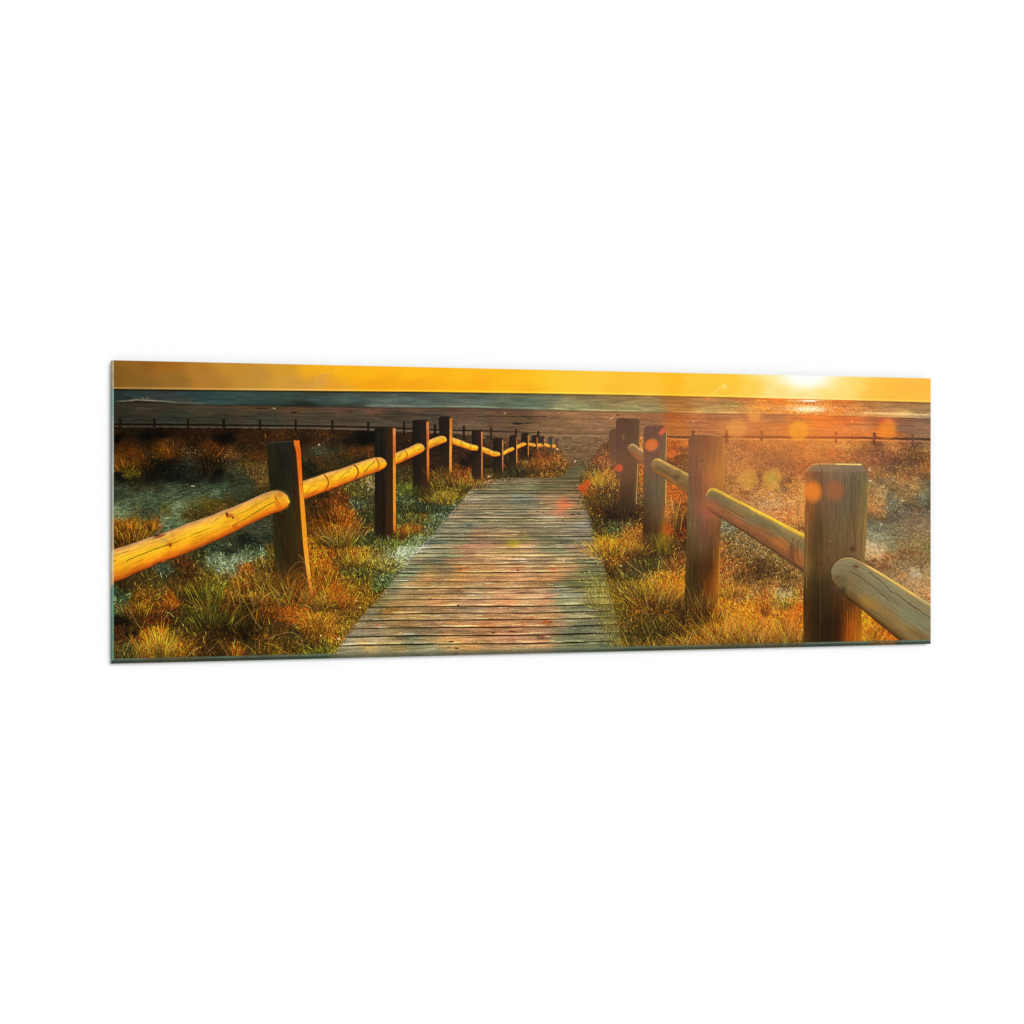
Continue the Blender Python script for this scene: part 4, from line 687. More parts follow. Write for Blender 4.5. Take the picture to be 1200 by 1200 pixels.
def strip(L, R, y0, y1, wid, cols, soft=0.6, alpha=.95):
    """sunlit right edge of a post"""
    s = (slice(int((y0 - SY0) * SS), int((y1 - SY0) * SS)), slice(None))
    x, y = XX[s], YY[s]
    w = np.interp(y, [p[0] for p in wid], [p[1] for p in wid])
    r = R(y)
    a = np.clip((x - (r - w)) / soft + .5, 0, 1) * np.clip((r - x) / .5 + .5, 0, 1)
    a *= np.clip((y - y0) / 1.5, 0, 1) * np.clip((y1 - y) / 6, 0, 1)
    c = np.array([np.interp(y, [q[0] for q in cols], [q[1][i] for q in cols]) for i in range(3)]).transpose(1, 2, 0)
    c = c * (1 + .10 * fbm(x / 1.5, y / 4, 9, 2))[..., None]
    a = (a * alpha)[..., None]
    CAN[s] = CAN[s] * (1 - a) + np.clip(c, 0, 255) * a

def rail(name, top, bot, stops, cap=None, grain=.13, k=0, label=None, edge=None, soft=1):
    """top/bot: polylines (x, y); stops: colours across; along-grain texture"""
    T = curve(top); B = curve(bot)
    poly = list(top) + list(reversed(bot))
    m = inside(poly); s = bbox(m)
    x, y = XX[s], YY[s]
    th = np.maximum(B(x) - T(x), 1); t = np.clip((y - T(x)) / th, 0, 1)
    cs = np.array([c for _, c in stops], float); ts = [q for q, _ in stops]
    col = np.array([np.interp(t, ts, cs[:, i]) for i in range(3)]).transpose(1, 2, 0)
    H = np.median(th)
    g = fbm(x / (H * .55) + 5 * k, t * H / 1.0 + 3 * k, k + 1, 3) + .55 * fbm(x / 1.6, t * H / 1.3, k + 5, 2)
    col = col * (1 + grain * g)[..., None]
    mot = fbm(x / (H * .8) + 11 * k, t * 3 + k, k + 2, 3)          # weathered blotches and fine checks
    col = col * (1 + .16 * np.clip(-mot, -.6, 1) * -1)[..., None]
    chk = np.clip(vn(x / (H * .5) + k * 4.1, t * H / .7, k + 4) * 3.2 - 2.35, 0, 1)
    col = col * (1 - .38 * chk)[..., None]
    full = np.zeros(CAN.shape); full[s] = np.clip(col, 0, 255)
    lay(m, full, 1, soft); IDS[m] = new_id(name, label)
    return T, B

YO = [(0, (186, 130, 78)), (.08, (226, 168, 92)), (.18, (248, 180, 62)), (.4, (255, 188, 36)), (.62, (254, 174, 28)), (.82, (238, 134, 22)), (.94, (186, 82, 16)), (1, (110, 44, 10))]
def warm(m_): return [(t, tuple(v * m_ for v in c)) for t, c in YO]

# far small posts and rails, back to front
P_ = 'printed_post'; R_ = 'printed_rail'
RAILS = []
def _later(*a_, **k_): RAILS.append((a_, k_))
dk = lambda a, b, c: [a, b, c]
_later(R_, [(651.5, 525), (653.5, 525.3), (655, 527)], [(651.5, 527), (653.5, 527.6), (655, 527.4)], [(0, (246, 206, 130)), (1, (206, 150, 60))])
for (x0, x1, t, b, c, cs) in [(649.6, 655.2, 514.0, 534, (96, 66, 50), (150, 110, 70)), (642, 648.4, 511.6, 531, (66, 62, 54), (176, 130, 60)), (632, 638.4, 511.2, 531, (56, 42, 32), (206, 130, 60)), (623, 630, 509.8, 532, (40, 28, 18), (220, 130, 50)), (611, 619.6, 507.2, 540, (34, 20, 10), (226, 140, 56))]:
    L, R = post(P_, [(x0, t), (x0, b)], [(x1, t), (x1, b)], [(x0, t + 1.6), (x0 + 1.2, t), (x1 - 1, t), (x1, t + 1)], b, [(t, [c, c, tuple(v * .9 for v in c)]), (b, [tuple(v * 1.1 for v in c)] * 3)], fade=8, k=int(x0) % 9)
    strip(L, R, t + 2, b - 2, [(t, .9), (b, .9)], [(t, cs), (b, tuple(v * .8 for v in cs))])
for tp, bt in [([(646.6, 521.3), (649, 520.4), (651, 521.6), (651.8, 523.2)], [(646.6, 524.8), (649, 525.6), (651, 524.8), (651.8, 523.4)]), ([(638.2, 519.4), (641, 520), (644, 521), (645.2, 522.8)], [(638.2, 523.2), (641, 524.2), (644, 524.6), (645.2, 523)]),
               ([(630, 519.8), (634, 519.6), (636.2, 520.6), (637.2, 522)], [(630, 524), (634, 524.2), (636.2, 523.6), (637.2, 522.2)]), ([(619.4, 518.6), (624, 519.4), (627, 520), (628.2, 521.8)], [(619.4, 522.4), (624, 523.6), (627, 524), (628.2, 522.2)])]:
    _later(R_, tp, bt, [(0, (250, 176, 70)), (.5, (252, 170, 48)), (1, (206, 96, 20))], k=len(PIECES) % 7)
def dpost(x0, x1, t, b, c1, c2, sw, sc, sb, fade=10, head=1.2, lx=0, rx=0, k=0):
    L, R = post(P_, [(x0, t), (x0 + lx, b)], [(x1, t), (x1 + rx, b)], [(x0, t + head * 2.2), (x0 + head * .5, t + head * .7), (x0 + head * 1.6, t), (x1 - head * 2.0, t - .3), (x1 - head * .6, t + head * .5), (x1, t + head * 1.9)], b, [(t, c1), ((t + b) / 2, c1), (b, c2)], fade=fade, k=k, grain=.24)
    strip(L, R, t + 1, sb, [(t, sw), (sb, sw * .9)], sc)
    return L, R
dpost(597, 606.2, 510, 552, [(26, 18, 8), (38, 24, 12), (46, 26, 14)], [(46, 34, 18)] * 3, 1.2, [(510, (110, 60, 34)), (522, (226, 130, 60)), (552, (206, 120, 50))], 547, 8, k=1)
_later(R_, [(606, 521.4), (611, 518.8), (615, 518.2), (617.2, 520)], [(606, 526.8), (611, 524.2), (615, 522.8), (617.2, 520.4)], warm(1), k=3)
dpost(578, 589.8, 513.6, 558, [(20, 14, 6), (36, 22, 10), (40, 24, 12)], [(44, 34, 16)] * 3, 1.4, [(513, (196, 130, 80)), (535, (206, 120, 60)), (558, (150, 80, 36))], 556, 6, k=2)
_later(R_, [(589.6, 528.8), (596, 525.2), (601, 523.6), (603, 526)], [(589.6, 534.6), (596, 530.6), (601, 528.6), (603, 526.4)], warm(1), k=4)
_later(R_, [(565, 523.2), (572, 525.4), (578, 528.4), (583, 529), (586, 530.6), (586.4, 532.4)], [(565, 530.4), (572, 533), (578, 535.4), (583, 535.2), (586, 534), (586.4, 532.6)], warm(1), k=5)
dpost(553, 565.6, 504.2, 566, [(22, 14, 7), (40, 24, 12), (52, 28, 14)], [(54, 34, 16)] * 3, 1.7, [(504, (226, 150, 90)), (522, (196, 110, 56)), (545, (206, 130, 60)), (566, (190, 110, 40))], 565, 8, k=3)
_later(R_, [(529.6, 512.2), (538, 515), (546, 518.4), (553, 520.6), (559, 522), (561, 524.6)], [(529.6, 520.6), (538, 523.4), (546, 526), (553, 528.2), (559, 528.4), (561, 525)], warm(1.02), k=6)
_later(R_, [(502.4, 515.6), (509, 513), (515, 511), (519, 510.6), (521.6, 511.6), (523.2, 513.6), (523.6, 515.8)], [(502.4, 526.8), (509, 523.6), (515, 521.4), (519, 520), (521.6, 518.8), (523.2, 517.4), (523.6, 516.2)], warm(1), k=7)
dpost(514, 530, 488, 556, [(20, 16, 8), (30, 20, 10), (34, 22, 11), (44, 24, 10)], [(50, 32, 14)] * 4, 3.0, [(488, (196, 110, 40)), (500, (214, 124, 40)), (516, (240, 150, 50)), (556, (232, 150, 70))], 556, 10, 1.6, 2, -.8, k=4)
_later(R_, [(463.3, 530.5), (472, 527.2), (480, 524), (487, 520.2), (491, 519.2), (494.6, 520.2), (497, 522.8), (497.8, 525.8)], [(463.3, 544.8), (472, 541.2), (480, 537.6), (487, 534.2), (491, 532.6), (494.6, 530.6), (497, 528.2), (497.8, 526.2)], warm(1), k=8)
dpost(483, 502.6, 492.2, 582, [(18, 12, 6), (28, 19, 10), (36, 22, 12), (40, 22, 10), (62, 30, 10)], [(44, 34, 16), (40, 28, 12), (46, 30, 12), (60, 36, 14), (66, 38, 12)], 2.9, [(492, (190, 100, 44)), (500, (226, 130, 60)), (512, (206, 100, 40)), (535, (226, 130, 40)), (562, (176, 90, 26))], 566, 14, 1.6, 1, .6, k=5)
_later(R_, [(355, 563.5), (370, 558.6), (385, 553.2), (400, 549), (415, 543.6), (430, 538.4), (438, 536), (445, 535.6), (449, 536.8), (452, 539.6), (453.4, 543.6)], [(355, 586), (370, 580.4), (385, 575), (400, 569), (415, 563.2), (430, 557.6), (438, 554.6), (445, 552), (449, 550), (452, 547.2), (453.4, 544)], warm(1), k=9, grain=.12)
L2, R2 = dpost(438.6, 463.6, 500.2, 633, [(16, 15, 8), (30, 22, 11), (24, 18, 9), (44, 32, 18), (56, 30, 12), (92, 46, 16)], [(30, 28, 14), (36, 28, 12), (28, 20, 9), (60, 34, 12), (62, 36, 12), (90, 50, 16)], 3.2, [(500, (236, 150, 96)), (512, (214, 120, 70)), (530, (196, 100, 40)), (545, (232, 150, 40)), (600, (236, 150, 50)), (625, (206, 110, 30))], 626, 8, 2.2, 1.0, .2, k=6)
for a_, k_ in RAILS: rail(*a_, **k_)
# far end caps of the rails are dark where they enter the posts
L1, R1 = post(P_, [(312.4, 517), (314, 545), (316.5, 575), (319, 600), (320.6, 640), (323, 676)], [(351, 520), (352.6, 530), (354, 560), (357.6, 600), (360.6, 640), (364.6, 680), (367.6, 700)],
              [(312.6, 521), (316.4, 518), (330, 516.8), (343, 516.4), (346, 515.2), (349.6, 519), (350.8, 523)], 692,
              [(517, [(30, 28, 16), (36, 34, 20), (32, 32, 22), (34, 34, 28), (44, 26, 14), (96, 44, 12)]), (540, [(34, 30, 14), (34, 32, 16), (28, 24, 13), (30, 28, 20), (40, 32, 18), (84, 42, 12)]), (575, [(32, 30, 16), (30, 26, 14), (34, 30, 16), (42, 36, 20), (52, 34, 14), (80, 42, 12)]), (600, [(44, 36, 14), (40, 28, 10), (44, 34, 12), (48, 38, 14), (62, 40, 12), (80, 46, 12)]), (650, [(46, 42, 18), (44, 36, 14), (46, 30, 10), (52, 38, 14), (66, 44, 14), (84, 50, 14)]), (692, [(60, 40, 14)] * 6)], grain=.24, fade=34, k=7)
strip(L1, R1, 515.2, 700, [(515, 7), (530, 5.4), (560, 4.4), (600, 5.2), (640, 5.2), (680, 4.2), (700, 2.4)], [(515, (236, 120, 30)), (530, (226, 100, 20)), (560, (236, 112, 20)), (580, (248, 150, 40)), (600, (250, 156, 26)), (640, (248, 160, 40)), (668, (250, 172, 60)), (690, (226, 130, 36)), (700, (196, 96, 30))], .8)
line([(313, 520.5), (318, 518.6), (331, 517.8), (342, 517.2)], (84, 84, 60), .8, .5)
# front left rail
RT = [(128, 645), (133, 643.4), (145, 640.4), (155, 637), (165, 633.4), (175, 629.8), (183, 628), (192, 624.4), (205, 619.6), (220, 613.4), (235, 608.6), (250, 603.2), (262, 598), (275, 593.4), (290, 587), (300, 582.4), (310, 578), (318, 575), (325, 574.4), (332, 576.4), (337, 580.6), (340, 588)]
RB = [(128, 684.6), (133, 682.6), (145, 679), (160, 671.6), (175, 665.6), (183, 661), (192, 657.6), (205, 654), (220, 648), (235, 641.6), (250, 635.4), (262, 629.6), (275, 623.4), (290, 616), (300, 611), (310, 606.4), (318, 602.8), (325, 600.4), (332, 597.8), (337, 594), (340, 588.6)]
T0, B0 = rail(R_, RT, RB, warm(1), k=10, grain=.10)
a = np.exp(-((YY - T0(XX)) / 1.4) ** 2) * ((XX > 128) & (XX < 320)) * vn(XX / 9, YY / 4, 3) * inside(RT + RB[::-1])
lay(a > .02, (196, 150, 110), np.clip(a * 1.1, 0, .8))
def crack(T, B, pts, col=(60, 26, 4), w=.6, al=.8, rough=.5, k=1):
    line([(x, T(x) + (B(x) - T(x)) * t) for x, t in pts], col, w, al, rough, k)
def ring(T, B, x, bend, t0, t1, col, w=1.0, al=.6, k=2):
    q = np.linspace(t0, t1, 12)
    line([(x + bend * math.sin((t_ - t0) / (t1 - t0) * math.pi), float(T(x) + (B(x) - T(x)) * t_)) for t_ in q], col, w, al, .6, k)
crack(T0, B0, [(133, .2), (142, .19), (151, .2)], k=1); crack(T0, B0, [(131, .36), (136, .35)], (30, 14, 4), .9); crack(T0, B0, [(148, .47), (165, .47), (180, .45), (196, .46)], (54, 24, 4), .8, .85, .5, 3)
crack(T0, B0, [(224, .42), (236, .44), (246, .45)], (96, 46, 6), .6, .7, .6, 4); crack(T0, B0, [(272, .72), (285, .68), (300, .62), (313, .55), (322, .5)], (48, 20, 4), .8, .85, .4, 5)
crack(T0, B0, [(252, .22), (256, .2)], (96, 60, 20), .7, .6); crack(T0, B0, [(290, .36), (306, .3), (316, .28)], (150, 80, 10), .5, .6, .5, 6); crack(T0, B0, [(200, .2), (222, .16), (245, .15)], (206, 116, 20), .6, .5, .6, 7); crack(T0, B0, [(258, .85), (275, .8), (296, .72)], (170, 76, 10), .5, .6, .5, 8)
for x, y, w, h, c, al in [(187, 628.5, 7, 1.5, (150, 76, 40), .85), (184, 627.8, 3, .8, (70, 34, 20), .8), (199, 637.5, 3.5, 3.0, (196, 104, 30), .7), (199.5, 638.8, 1.8, 2.0, (130, 52, 10), .8), (192, 633, 7, 3.5, (206, 160, 76), .55), (203, 628, 2.5, 6, (214, 140, 60), .5), (198, 650, 8, 3, (216, 112, 20), .6), (193, 657, 4, 2, (176, 76, 14), .55), (269, 604.5, 4.2, 2.2, (186, 90, 24), .85), (266, 602.8, 1.6, 2.2, (80, 30, 10), .85), (273, 606.5, 1.5, 1.4, (110, 50, 16), .8), (276, 617.5, 3.2, 2.6, (206, 84, 14), .7),
                          (279, 610, 3, 5, (226, 140, 40), .45), (326, 592, 3.5, 8, (206, 96, 20), .6), (328, 580, 4, 3, (206, 112, 30), .6), (311, 602, 6, 2.5, (224, 100, 16), .5), (323, 583, .8, 3, (110, 48, 10), .6), (333, 590, 4, 6, (226, 130, 30), .5)]:
    dab(x, y, w, h, c, al, .5, -.35)
line([(184, 629), (194, 633), (198, 637)], (150, 110, 60), .8, .6); line([(203, 632), (201, 640), (196, 652), (190, 659)], (206, 116, 30), 1.2, .55)
# ambient dark rim on the post around the rail's end
line([(316, 576), (323, 573.6), (331, 574), (337, 578), (340.6, 585), (340, 592), (336, 597)], (86, 82, 34), 1.2, .55)
RT1 = curve([(355, 563.5), (370, 558.6), (385, 553.2), (400, 549), (415, 543.6), (430, 538.4), (438, 536.4), (445, 536.2), (452.6, 543)]); RB1 = curve([(355, 586), (370, 580.4), (385, 575), (400, 569), (415, 563.2), (430, 557.6), (438, 554.4), (445, 551.4), (452.6, 543.6)])
ring(RT1, RB1, 380, 5, .05, .95, (150, 62, 10), 2.0, .65); ring(RT1, RB1, 415, 5, .05, .95, (140, 56, 10), 2.0, .7); ring(RT1, RB1, 441, 3, .05, .95, (176, 84, 14), 2.2, .6)
crack(RT1, RB1, [(427, .7), (433, .45), (439, .25)], (70, 26, 4), .8, .85); crack(RT1, RB1, [(398, .5), (405, .35), (412, .2)], (110, 44, 6), .6, .7); crack(RT1, RB1, [(358, .7), (366, .4), (372, .2)], (170, 84, 10), .6, .6); crack(RT1, RB1, [(362, .85), (376, .6)], (176, 84, 10), .6, .6)
crack(RT1, RB1, [(386, .3), (396, .12)], (190, 90, 14), .8, .6); crack(RT1, RB1, [(420, .9), (430, .75)], (200, 96, 14), .6, .6)
RT2 = curve([(463.3, 530.5), (480, 524), (492, 519.6), (497, 524)]); RB2 = curve([(463.3, 544.8), (480, 537.6), (492, 531.6), (497, 526)])
ring(RT2, RB2, 474, 3, .05, .95, (150, 62, 10), 1.4, .65); crack(RT2, RB2, [(466, .6), (469, .3), (472, .2)], (120, 50, 8), .6, .7); ring(RT2, RB2, 484, 2, .1, .9, (206, 110, 20), 1, .4)
for x in (540, 550.5): ring(curve([(529.6, 512.2), (561, 523)]), curve([(529.6, 520.6), (561, 530)]), x, 1.2, .15, .9, (130, 56, 10), .9, .6)
for x in (511,): ring(curve([(502, 515.6), (523, 509)]), curve([(502.4, 526.8), (523, 519)]), x, 1.2, .15, .9, (170, 76, 14), .8, .5)
for x, y in [(573, 529), (579, 532), (596, 529), (611, 522), (624, 521.5), (634, 522)]: dab(x, y, .7, 1.2, (170, 80, 20), .6, .5)

# right side posts, hazed by the low sun
BR = (92, 64, 42)
post(P_, [(713.8, 504), (714.6, 548)], [(726.5, 504), (727, 548)], [(714, 506.4), (716, 503.8), (721, 502.6), (726, 502.4)], 550, [(503, [(98, 66, 42)] * 3), (530, [(104, 70, 50)] * 3), (550, [(110, 76, 50)] * 3)], grain=.06, fade=12, k=1)
post(P_, [(721.6, 491), (722, 570)], [(736, 491), (736, 570)], [(721.6, 494), (723, 490.8), (729, 489.4), (733, 490.6), (736, 491.6)], 566, [(490, [(92, 58, 36)] * 3), (530, [(98, 66, 48)] * 3), (566, [(86, 58, 38)] * 3)], grain=.05, fade=14, k=2)
L, R = post(P_, [(727.6, 491), (727, 550), (726.5, 604)], [(749.8, 492), (748.6, 560), (745.4, 590), (744.6, 604)], [(728, 492), (730, 490.8), (746, 491), (748.8, 491.6), (749.8, 494)], 606,
     [(491, [(90, 56, 34), (86, 56, 36), (94, 64, 42), (96, 66, 42)]), (530, [(104, 68, 50), (98, 68, 44), (92, 66, 40), (104, 74, 46)]), (560, [(102, 66, 44), (98, 66, 42), (94, 64, 38), (106, 76, 42)]), (585, [(62, 42, 20), (66, 46, 22), (70, 48, 24), (90, 64, 30)]), (606, [(40, 26, 8)] * 4)], grain=.07, fade=12, k=3)
line([(749.4, 496), (748.8, 520)], (196, 146, 90), .6, .35); line([(747.4, 544), (745.6, 590)], (240, 190, 110), .7, .75)
dab(730.5, 512, 1.3, 4, (150, 112, 74), .5, .6)
T, B = rail(R_, [(736, 524), (738.5, 521), (741.6, 519.8), (745, 521.6), (749, 525), (754, 528.6)], [(736, 528), (738.5, 533), (741.6, 536), (745, 539), (749, 542), (754, 546)], [(0, (236, 200, 140)), (.14, (166, 124, 76)), (.5, (132, 94, 56)), (.85, (146, 84, 48)), (1, (120, 70, 40))], k=4)
L, R = post(P_, [(754.2, 500), (754.4, 560), (753, 650)], [(781.4, 502), (780.6, 560), (779.4, 650)], [(754.2, 503.4), (756.6, 500), (759, 499), (776, 498.8), (779, 500), (781.2, 503)], 650,
     [(499, [(96, 64, 48), (110, 70, 58), (104, 64, 48), (112, 80, 60)]), (520, [(100, 66, 50), (104, 70, 56), (106, 70, 52), (110, 84, 62)]), (545, [(112, 76, 56), (104, 76, 56), (100, 74, 54), (118, 96, 62)]), (575, [(84, 66, 42), (90, 78, 56), (96, 84, 60), (110, 86, 44)]), (600, [(66, 46, 24), (92, 66, 42), (96, 76, 50), (130, 84, 40)]), (622, [(54, 32, 12), (66, 38, 12), (84, 52, 18), (150, 92, 20)]), (650, [(60, 40, 14), (66, 46, 16), (96, 70, 20), (120, 90, 26)])], grain=.12, fade=26, k=5)
line([(781, 505), (780.8, 520), (780.4, 538)], (232, 172, 84), .8, .8); line([(780.6, 562), (780, 590)], (240, 196, 110), .8, .85); line([(779.8, 592), (779, 606)], (236, 150, 60), 1.0, .6)
line([(766.5, 500), (766.5, 512)], (70, 46, 36), .6, .6); line([(760, 499.4), (776, 499.2)], (140, 92, 70), .6, .4)
T, B = rail(R_, [(763.4, 545), (765, 540), (768, 537.2), (772, 537), (780, 541.4), (790, 546.6), (800, 551.6), (808.4, 556)], [(763.4, 546.4), (765, 552), (768, 555), (772, 557), (780, 561), (790, 568), (800, 575), (808.4, 581)],
            [(0, (236, 196, 96)), (.10, (206, 164, 84)), (.2, (140, 112, 66)), (.45, (122, 98, 60)), (.7, (128, 92, 50)), (.9, (140, 92, 38)), (1, (96, 62, 24))], k=6, grain=.16)
dab(793, 559, 3.4, 2.6, (84, 54, 30), .7, .5, .5); dab(788, 552, 3, 1.2, (150, 120, 70), .5, .5, .5); dab(795, 552, 4, 1.0, (96, 66, 34), .6, .5, .5)
crack(T, B, [(778, .55), (786, .62), (796, .8), (803, .82)], (84, 52, 22), .6, .7, .4, 3)
L, R = post(P_, [(807, 510), (806.6, 560), (804.6, 620), (803.4, 660), (801.6, 720)], [(849.4, 512), (848.6, 560), (846, 600), (843.4, 640), (842, 720)], [(807.2, 514), (809.6, 510), (813, 508.4), (828, 508.8), (845, 510.6), (847.6, 512), (849, 516)], 722,
     [(509, [(112, 70, 44), (118, 74, 44), (124, 74, 38), (138, 82, 42), (156, 92, 46)]), (530, [(118, 76, 48), (122, 74, 44), (132, 78, 42), (158, 96, 48), (180, 110, 44)]), (560, [(108, 76, 52), (120, 76, 48), (146, 90, 50), (168, 106, 44), (178, 114, 40)]), (590, [(112, 84, 56), (120, 78, 54), (140, 84, 58), (170, 98, 52), (160, 104, 54)]), (615, [(104, 84, 48), (112, 82, 52), (124, 76, 56), (134, 80, 46), (120, 76, 40)]), (640, [(82, 62, 26), (88, 66, 34), (104, 72, 44), (92, 58, 30), (130, 80, 26)]), (665, [(76, 60, 22), (62, 38, 10), (70, 40, 12), (78, 42, 12), (170, 100, 22)]), (690, [(70, 52, 16), (58, 42, 12), (78, 44, 12), (128, 64, 12), (176, 106, 22)]), (722, [(60, 40, 14), (52, 34, 12), (70, 40, 14), (140, 80, 18), (200, 120, 28)])], grain=.13, fade=22, k=8)
line([(813, 508.6), (828, 509.2), (845, 511)], (236, 170, 110), 1.0, .6); line([(848.8, 520), (848.2, 556), (847.6, 566)], (226, 170, 84), .7, .6); line([(843.4, 640), (842.6, 690), (842, 712)], (226, 156, 40), 1.0, .6)
for r_ in (2.2, 4.2): line([(822 + r_ * math.cos(q), 540 + r_ * 1.1 * math.sin(q)) for q in np.linspace(0, 6.28, 20)], (156, 112, 72), .6, .5)
dab(822, 540, 1.6, 1.8, (84, 54, 34), .6, .5)
for i in range(70):
    x = rng.uniform(808, 846); y0 = rng.uniform(512, 680); l_ = rng.uniform(10, 45)
    line([(x, y0), (x + rng.uniform(-1, 1) - .6, min(y0 + l_, 712))], CAN[int((y0 - SY0) * SS), int((x - SX0) * SS)] * rng.choice([.7, 1.22]), .5, .4, .3, i % 9)
T3, B3 = rail(R_, [(828, 580), (830, 574.4), (833, 571.6), (837, 571.6), (843, 574.4), (850, 578), (862, 584.4), (875, 591), (890, 599), (905, 606.4), (920, 614.4), (932, 620.4), (944, 626.4)],
            [(828, 594), (830, 597), (833, 600), (837, 602.4), (843, 606.4), (850, 610.6), (862, 618), (875, 625.6), (890, 636), (905, 645.6), (920, 655.4), (932, 663.6), (944, 672.4)],
            [(0, (254, 206, 60)), (.07, (244, 190, 56)), (.13, (150, 124, 70)), (.3, (128, 110, 70)), (.5, (138, 104, 64)), (.7, (150, 92, 50)), (.9, (132, 82, 46)), (1, (70, 46, 24))], k=9, grain=.14)
a = np.clip(1 - (YY - T3(XX)) / 2.0, 0, 1) * (YY > T3(XX) - .4) * (XX > 828) * (XX < 868) * .5
lay(a > .02, (170, 130, 70), a)
dab(880, 612, 9, 3, (120, 112, 80), .5, .6, .5); dab(915, 636, 11, 5, (190, 108, 44), .6, .6, .4); dab(895, 622, 10, 4, (160, 92, 52), .4, .6, .5); dab(862, 598, 10, 4, (146, 110, 62), .5, .6, .5); dab(904, 613, 12, 2.4, (140, 124, 84), .5, .6, .5); dab(936, 652, 4, 9, (176, 100, 44), .5, .6); dab(928, 648, 4, 9, (104, 62, 44), .5, .6)
crack(T3, B3, [(852, .45), (862, .5), (874, .52)], (90, 60, 36), .7, .6, .5, 1); crack(T3, B3, [(885, .2), (900, .24), (914, .3)], (92, 70, 44), .7, .6, .5, 2); crack(T3, B3, [(903, .5), (914, .56), (922, .62)], (110, 64, 30), .7, .6, .5, 3); crack(T3, B3, [(912, .3), (925, .45), (936, .5)], (86, 56, 34), .7, .6, .5, 4)
ring(T3, B3, 930, -3, .25, .9, (96, 50, 24), 1.2, .55); ring(T3, B3, 936, -2, .25, .8, (84, 40, 20), 1.2, .5); ring(T3, B3, 874, 3, .3, .7, (110, 78, 48), .8, .5)
# the front right post
LD = [(944, 550), (943.4, 600), (942.6, 640), (941.4, 690), (940.8, 772)]; RD = [(1016.6, 554), (1016.4, 600), (1014.6, 640), (1013, 660), (1010, 710), (1009, 772)]
L, R = post(P_, LD, RD, [(944.2, 553), (947, 548.6), (950.6, 544.4), (954, 543), (980, 543), (1008, 543), (1010.4, 544.4), (1013, 548.4), (1016.4, 554)], 775,
     [(543, [(176, 120, 66), (150, 112, 76), (128, 104, 80), (126, 106, 84), (132, 112, 92), (130, 110, 86)]), (554, [(150, 88, 44), (112, 78, 52), (120, 96, 68), (118, 96, 72), (112, 92, 70), (112, 96, 64)]), (570, [(176, 104, 44), (130, 84, 46), (126, 88, 62), (108, 88, 62), (106, 86, 60), (126, 110, 58)]), (590, [(150, 88, 36), (112, 80, 46), (116, 86, 60), (104, 86, 62), (104, 84, 58), (134, 112, 60)]),
      (615, [(130, 84, 40), (84, 58, 30), (110, 86, 54), (106, 86, 54), (110, 86, 50), (140, 110, 60)]), (645, [(120, 82, 38), (84, 58, 26), (104, 78, 42), (106, 80, 46), (110, 80, 48), (140, 104, 56)]), (665, [(120, 90, 44), (84, 62, 30), (96, 66, 38), (104, 78, 46), (106, 84, 54), (120, 94, 56)]), (685, [(84, 58, 24), (58, 42, 16), (64, 46, 20), (84, 62, 38), (90, 66, 34), (100, 70, 30)]),
      (705, [(74, 46, 14), (50, 32, 10), (54, 38, 14), (70, 40, 12), (92, 50, 14), (128, 76, 18)]), (730, [(84, 50, 12), (46, 28, 8), (42, 26, 8), (54, 28, 8), (150, 70, 12), (170, 96, 18)]), (775, [(96, 62, 16), (50, 32, 10), (40, 24, 8), (64, 34, 10), (170, 84, 14), (176, 104, 20)])], grain=.17, k=11, gs=(1.3, 22))
# chamfered head
m = inside([(950.4, 544.6), (1011, 544.6), (1016, 553.4), (1012, 551.8), (980, 551), (955, 552.4), (944.6, 553.4)])
full = np.broadcast_to(np.array([132, 112, 88.]), CAN.shape) * (1 + .2 * fbm(XX / 2, YY / 1.2, 3, 2))[..., None]
lay(m, full, .65, 1)
line([(951, 544.2), (965, 543.6), (980, 543.8)], (236, 176, 96), 1.1, .7); line([(980, 543.8), (1009, 544.4)], (254, 216, 120), 1.6, .95); line([(950.6, 544.6), (947, 549), (944.4, 553.6)], (240, 180, 90), .8, .7); line([(1010.4, 544.6), (1013.4, 549), (1016.6, 554.4)], (150, 112, 70), .6, .6)
line([(954, 551.6), (970, 552.6), (990, 552.8), (1012, 551.6)], (150, 126, 110), .9, .45); line([(960.4, 541), (960.4, 545.5)], (96, 44, 16), .6, .8)
for pts, c in [([(963, 547), (963, 560), (962.6, 575)], (50, 34, 26)), ([(979.6, 553), (980.4, 566), (982, 578)], (70, 48, 34)), ([(989.4, 559), (989.8, 572), (990, 584)], (74, 54, 36)), ([(997, 560), (997.6, 580), (998.6, 600), (1001, 620), (1001.6, 630)], (64, 48, 32)), ([(1000.6, 600), (1001.4, 628)], (70, 50, 30)), ([(984, 590), (984.6, 606), (983.6, 622)], (84, 64, 40)), ([(1009, 620), (1011, 640)], (96, 70, 40)),
               ([(947, 600), (945.6, 640), (945, 690)], (170, 116, 60)), ([(952, 590), (950.6, 630)], (70, 44, 20)), ([(981, 690), (982, 720), (983, 770)], (24, 12, 4)), ([(972, 680), (974, 720), (973, 770)], (34, 20, 8)), ([(962, 690), (961, 730), (960, 770)], (84, 60, 30)), ([(993, 716), (994, 770)], (196, 100, 24)), ([(1003, 718), (1003, 770)], (190, 120, 24))]:
    line(pts, c, .7, .65, .5, int(pts[0][0]) % 11)
for i in range(110):
    x = rng.uniform(945, 1010); y0 = rng.uniform(553, 720); l_ = rng.uniform(10, 50)
    line([(x, y0), (x + rng.uniform(-1, 1), y0 + l_)], np.clip(CAN[int((y0 - SY0) * SS), int((x - SX0) * SS)] * rng.choice([.72, 1.2]), 0, 255), .5, .4, .4, i % 9)
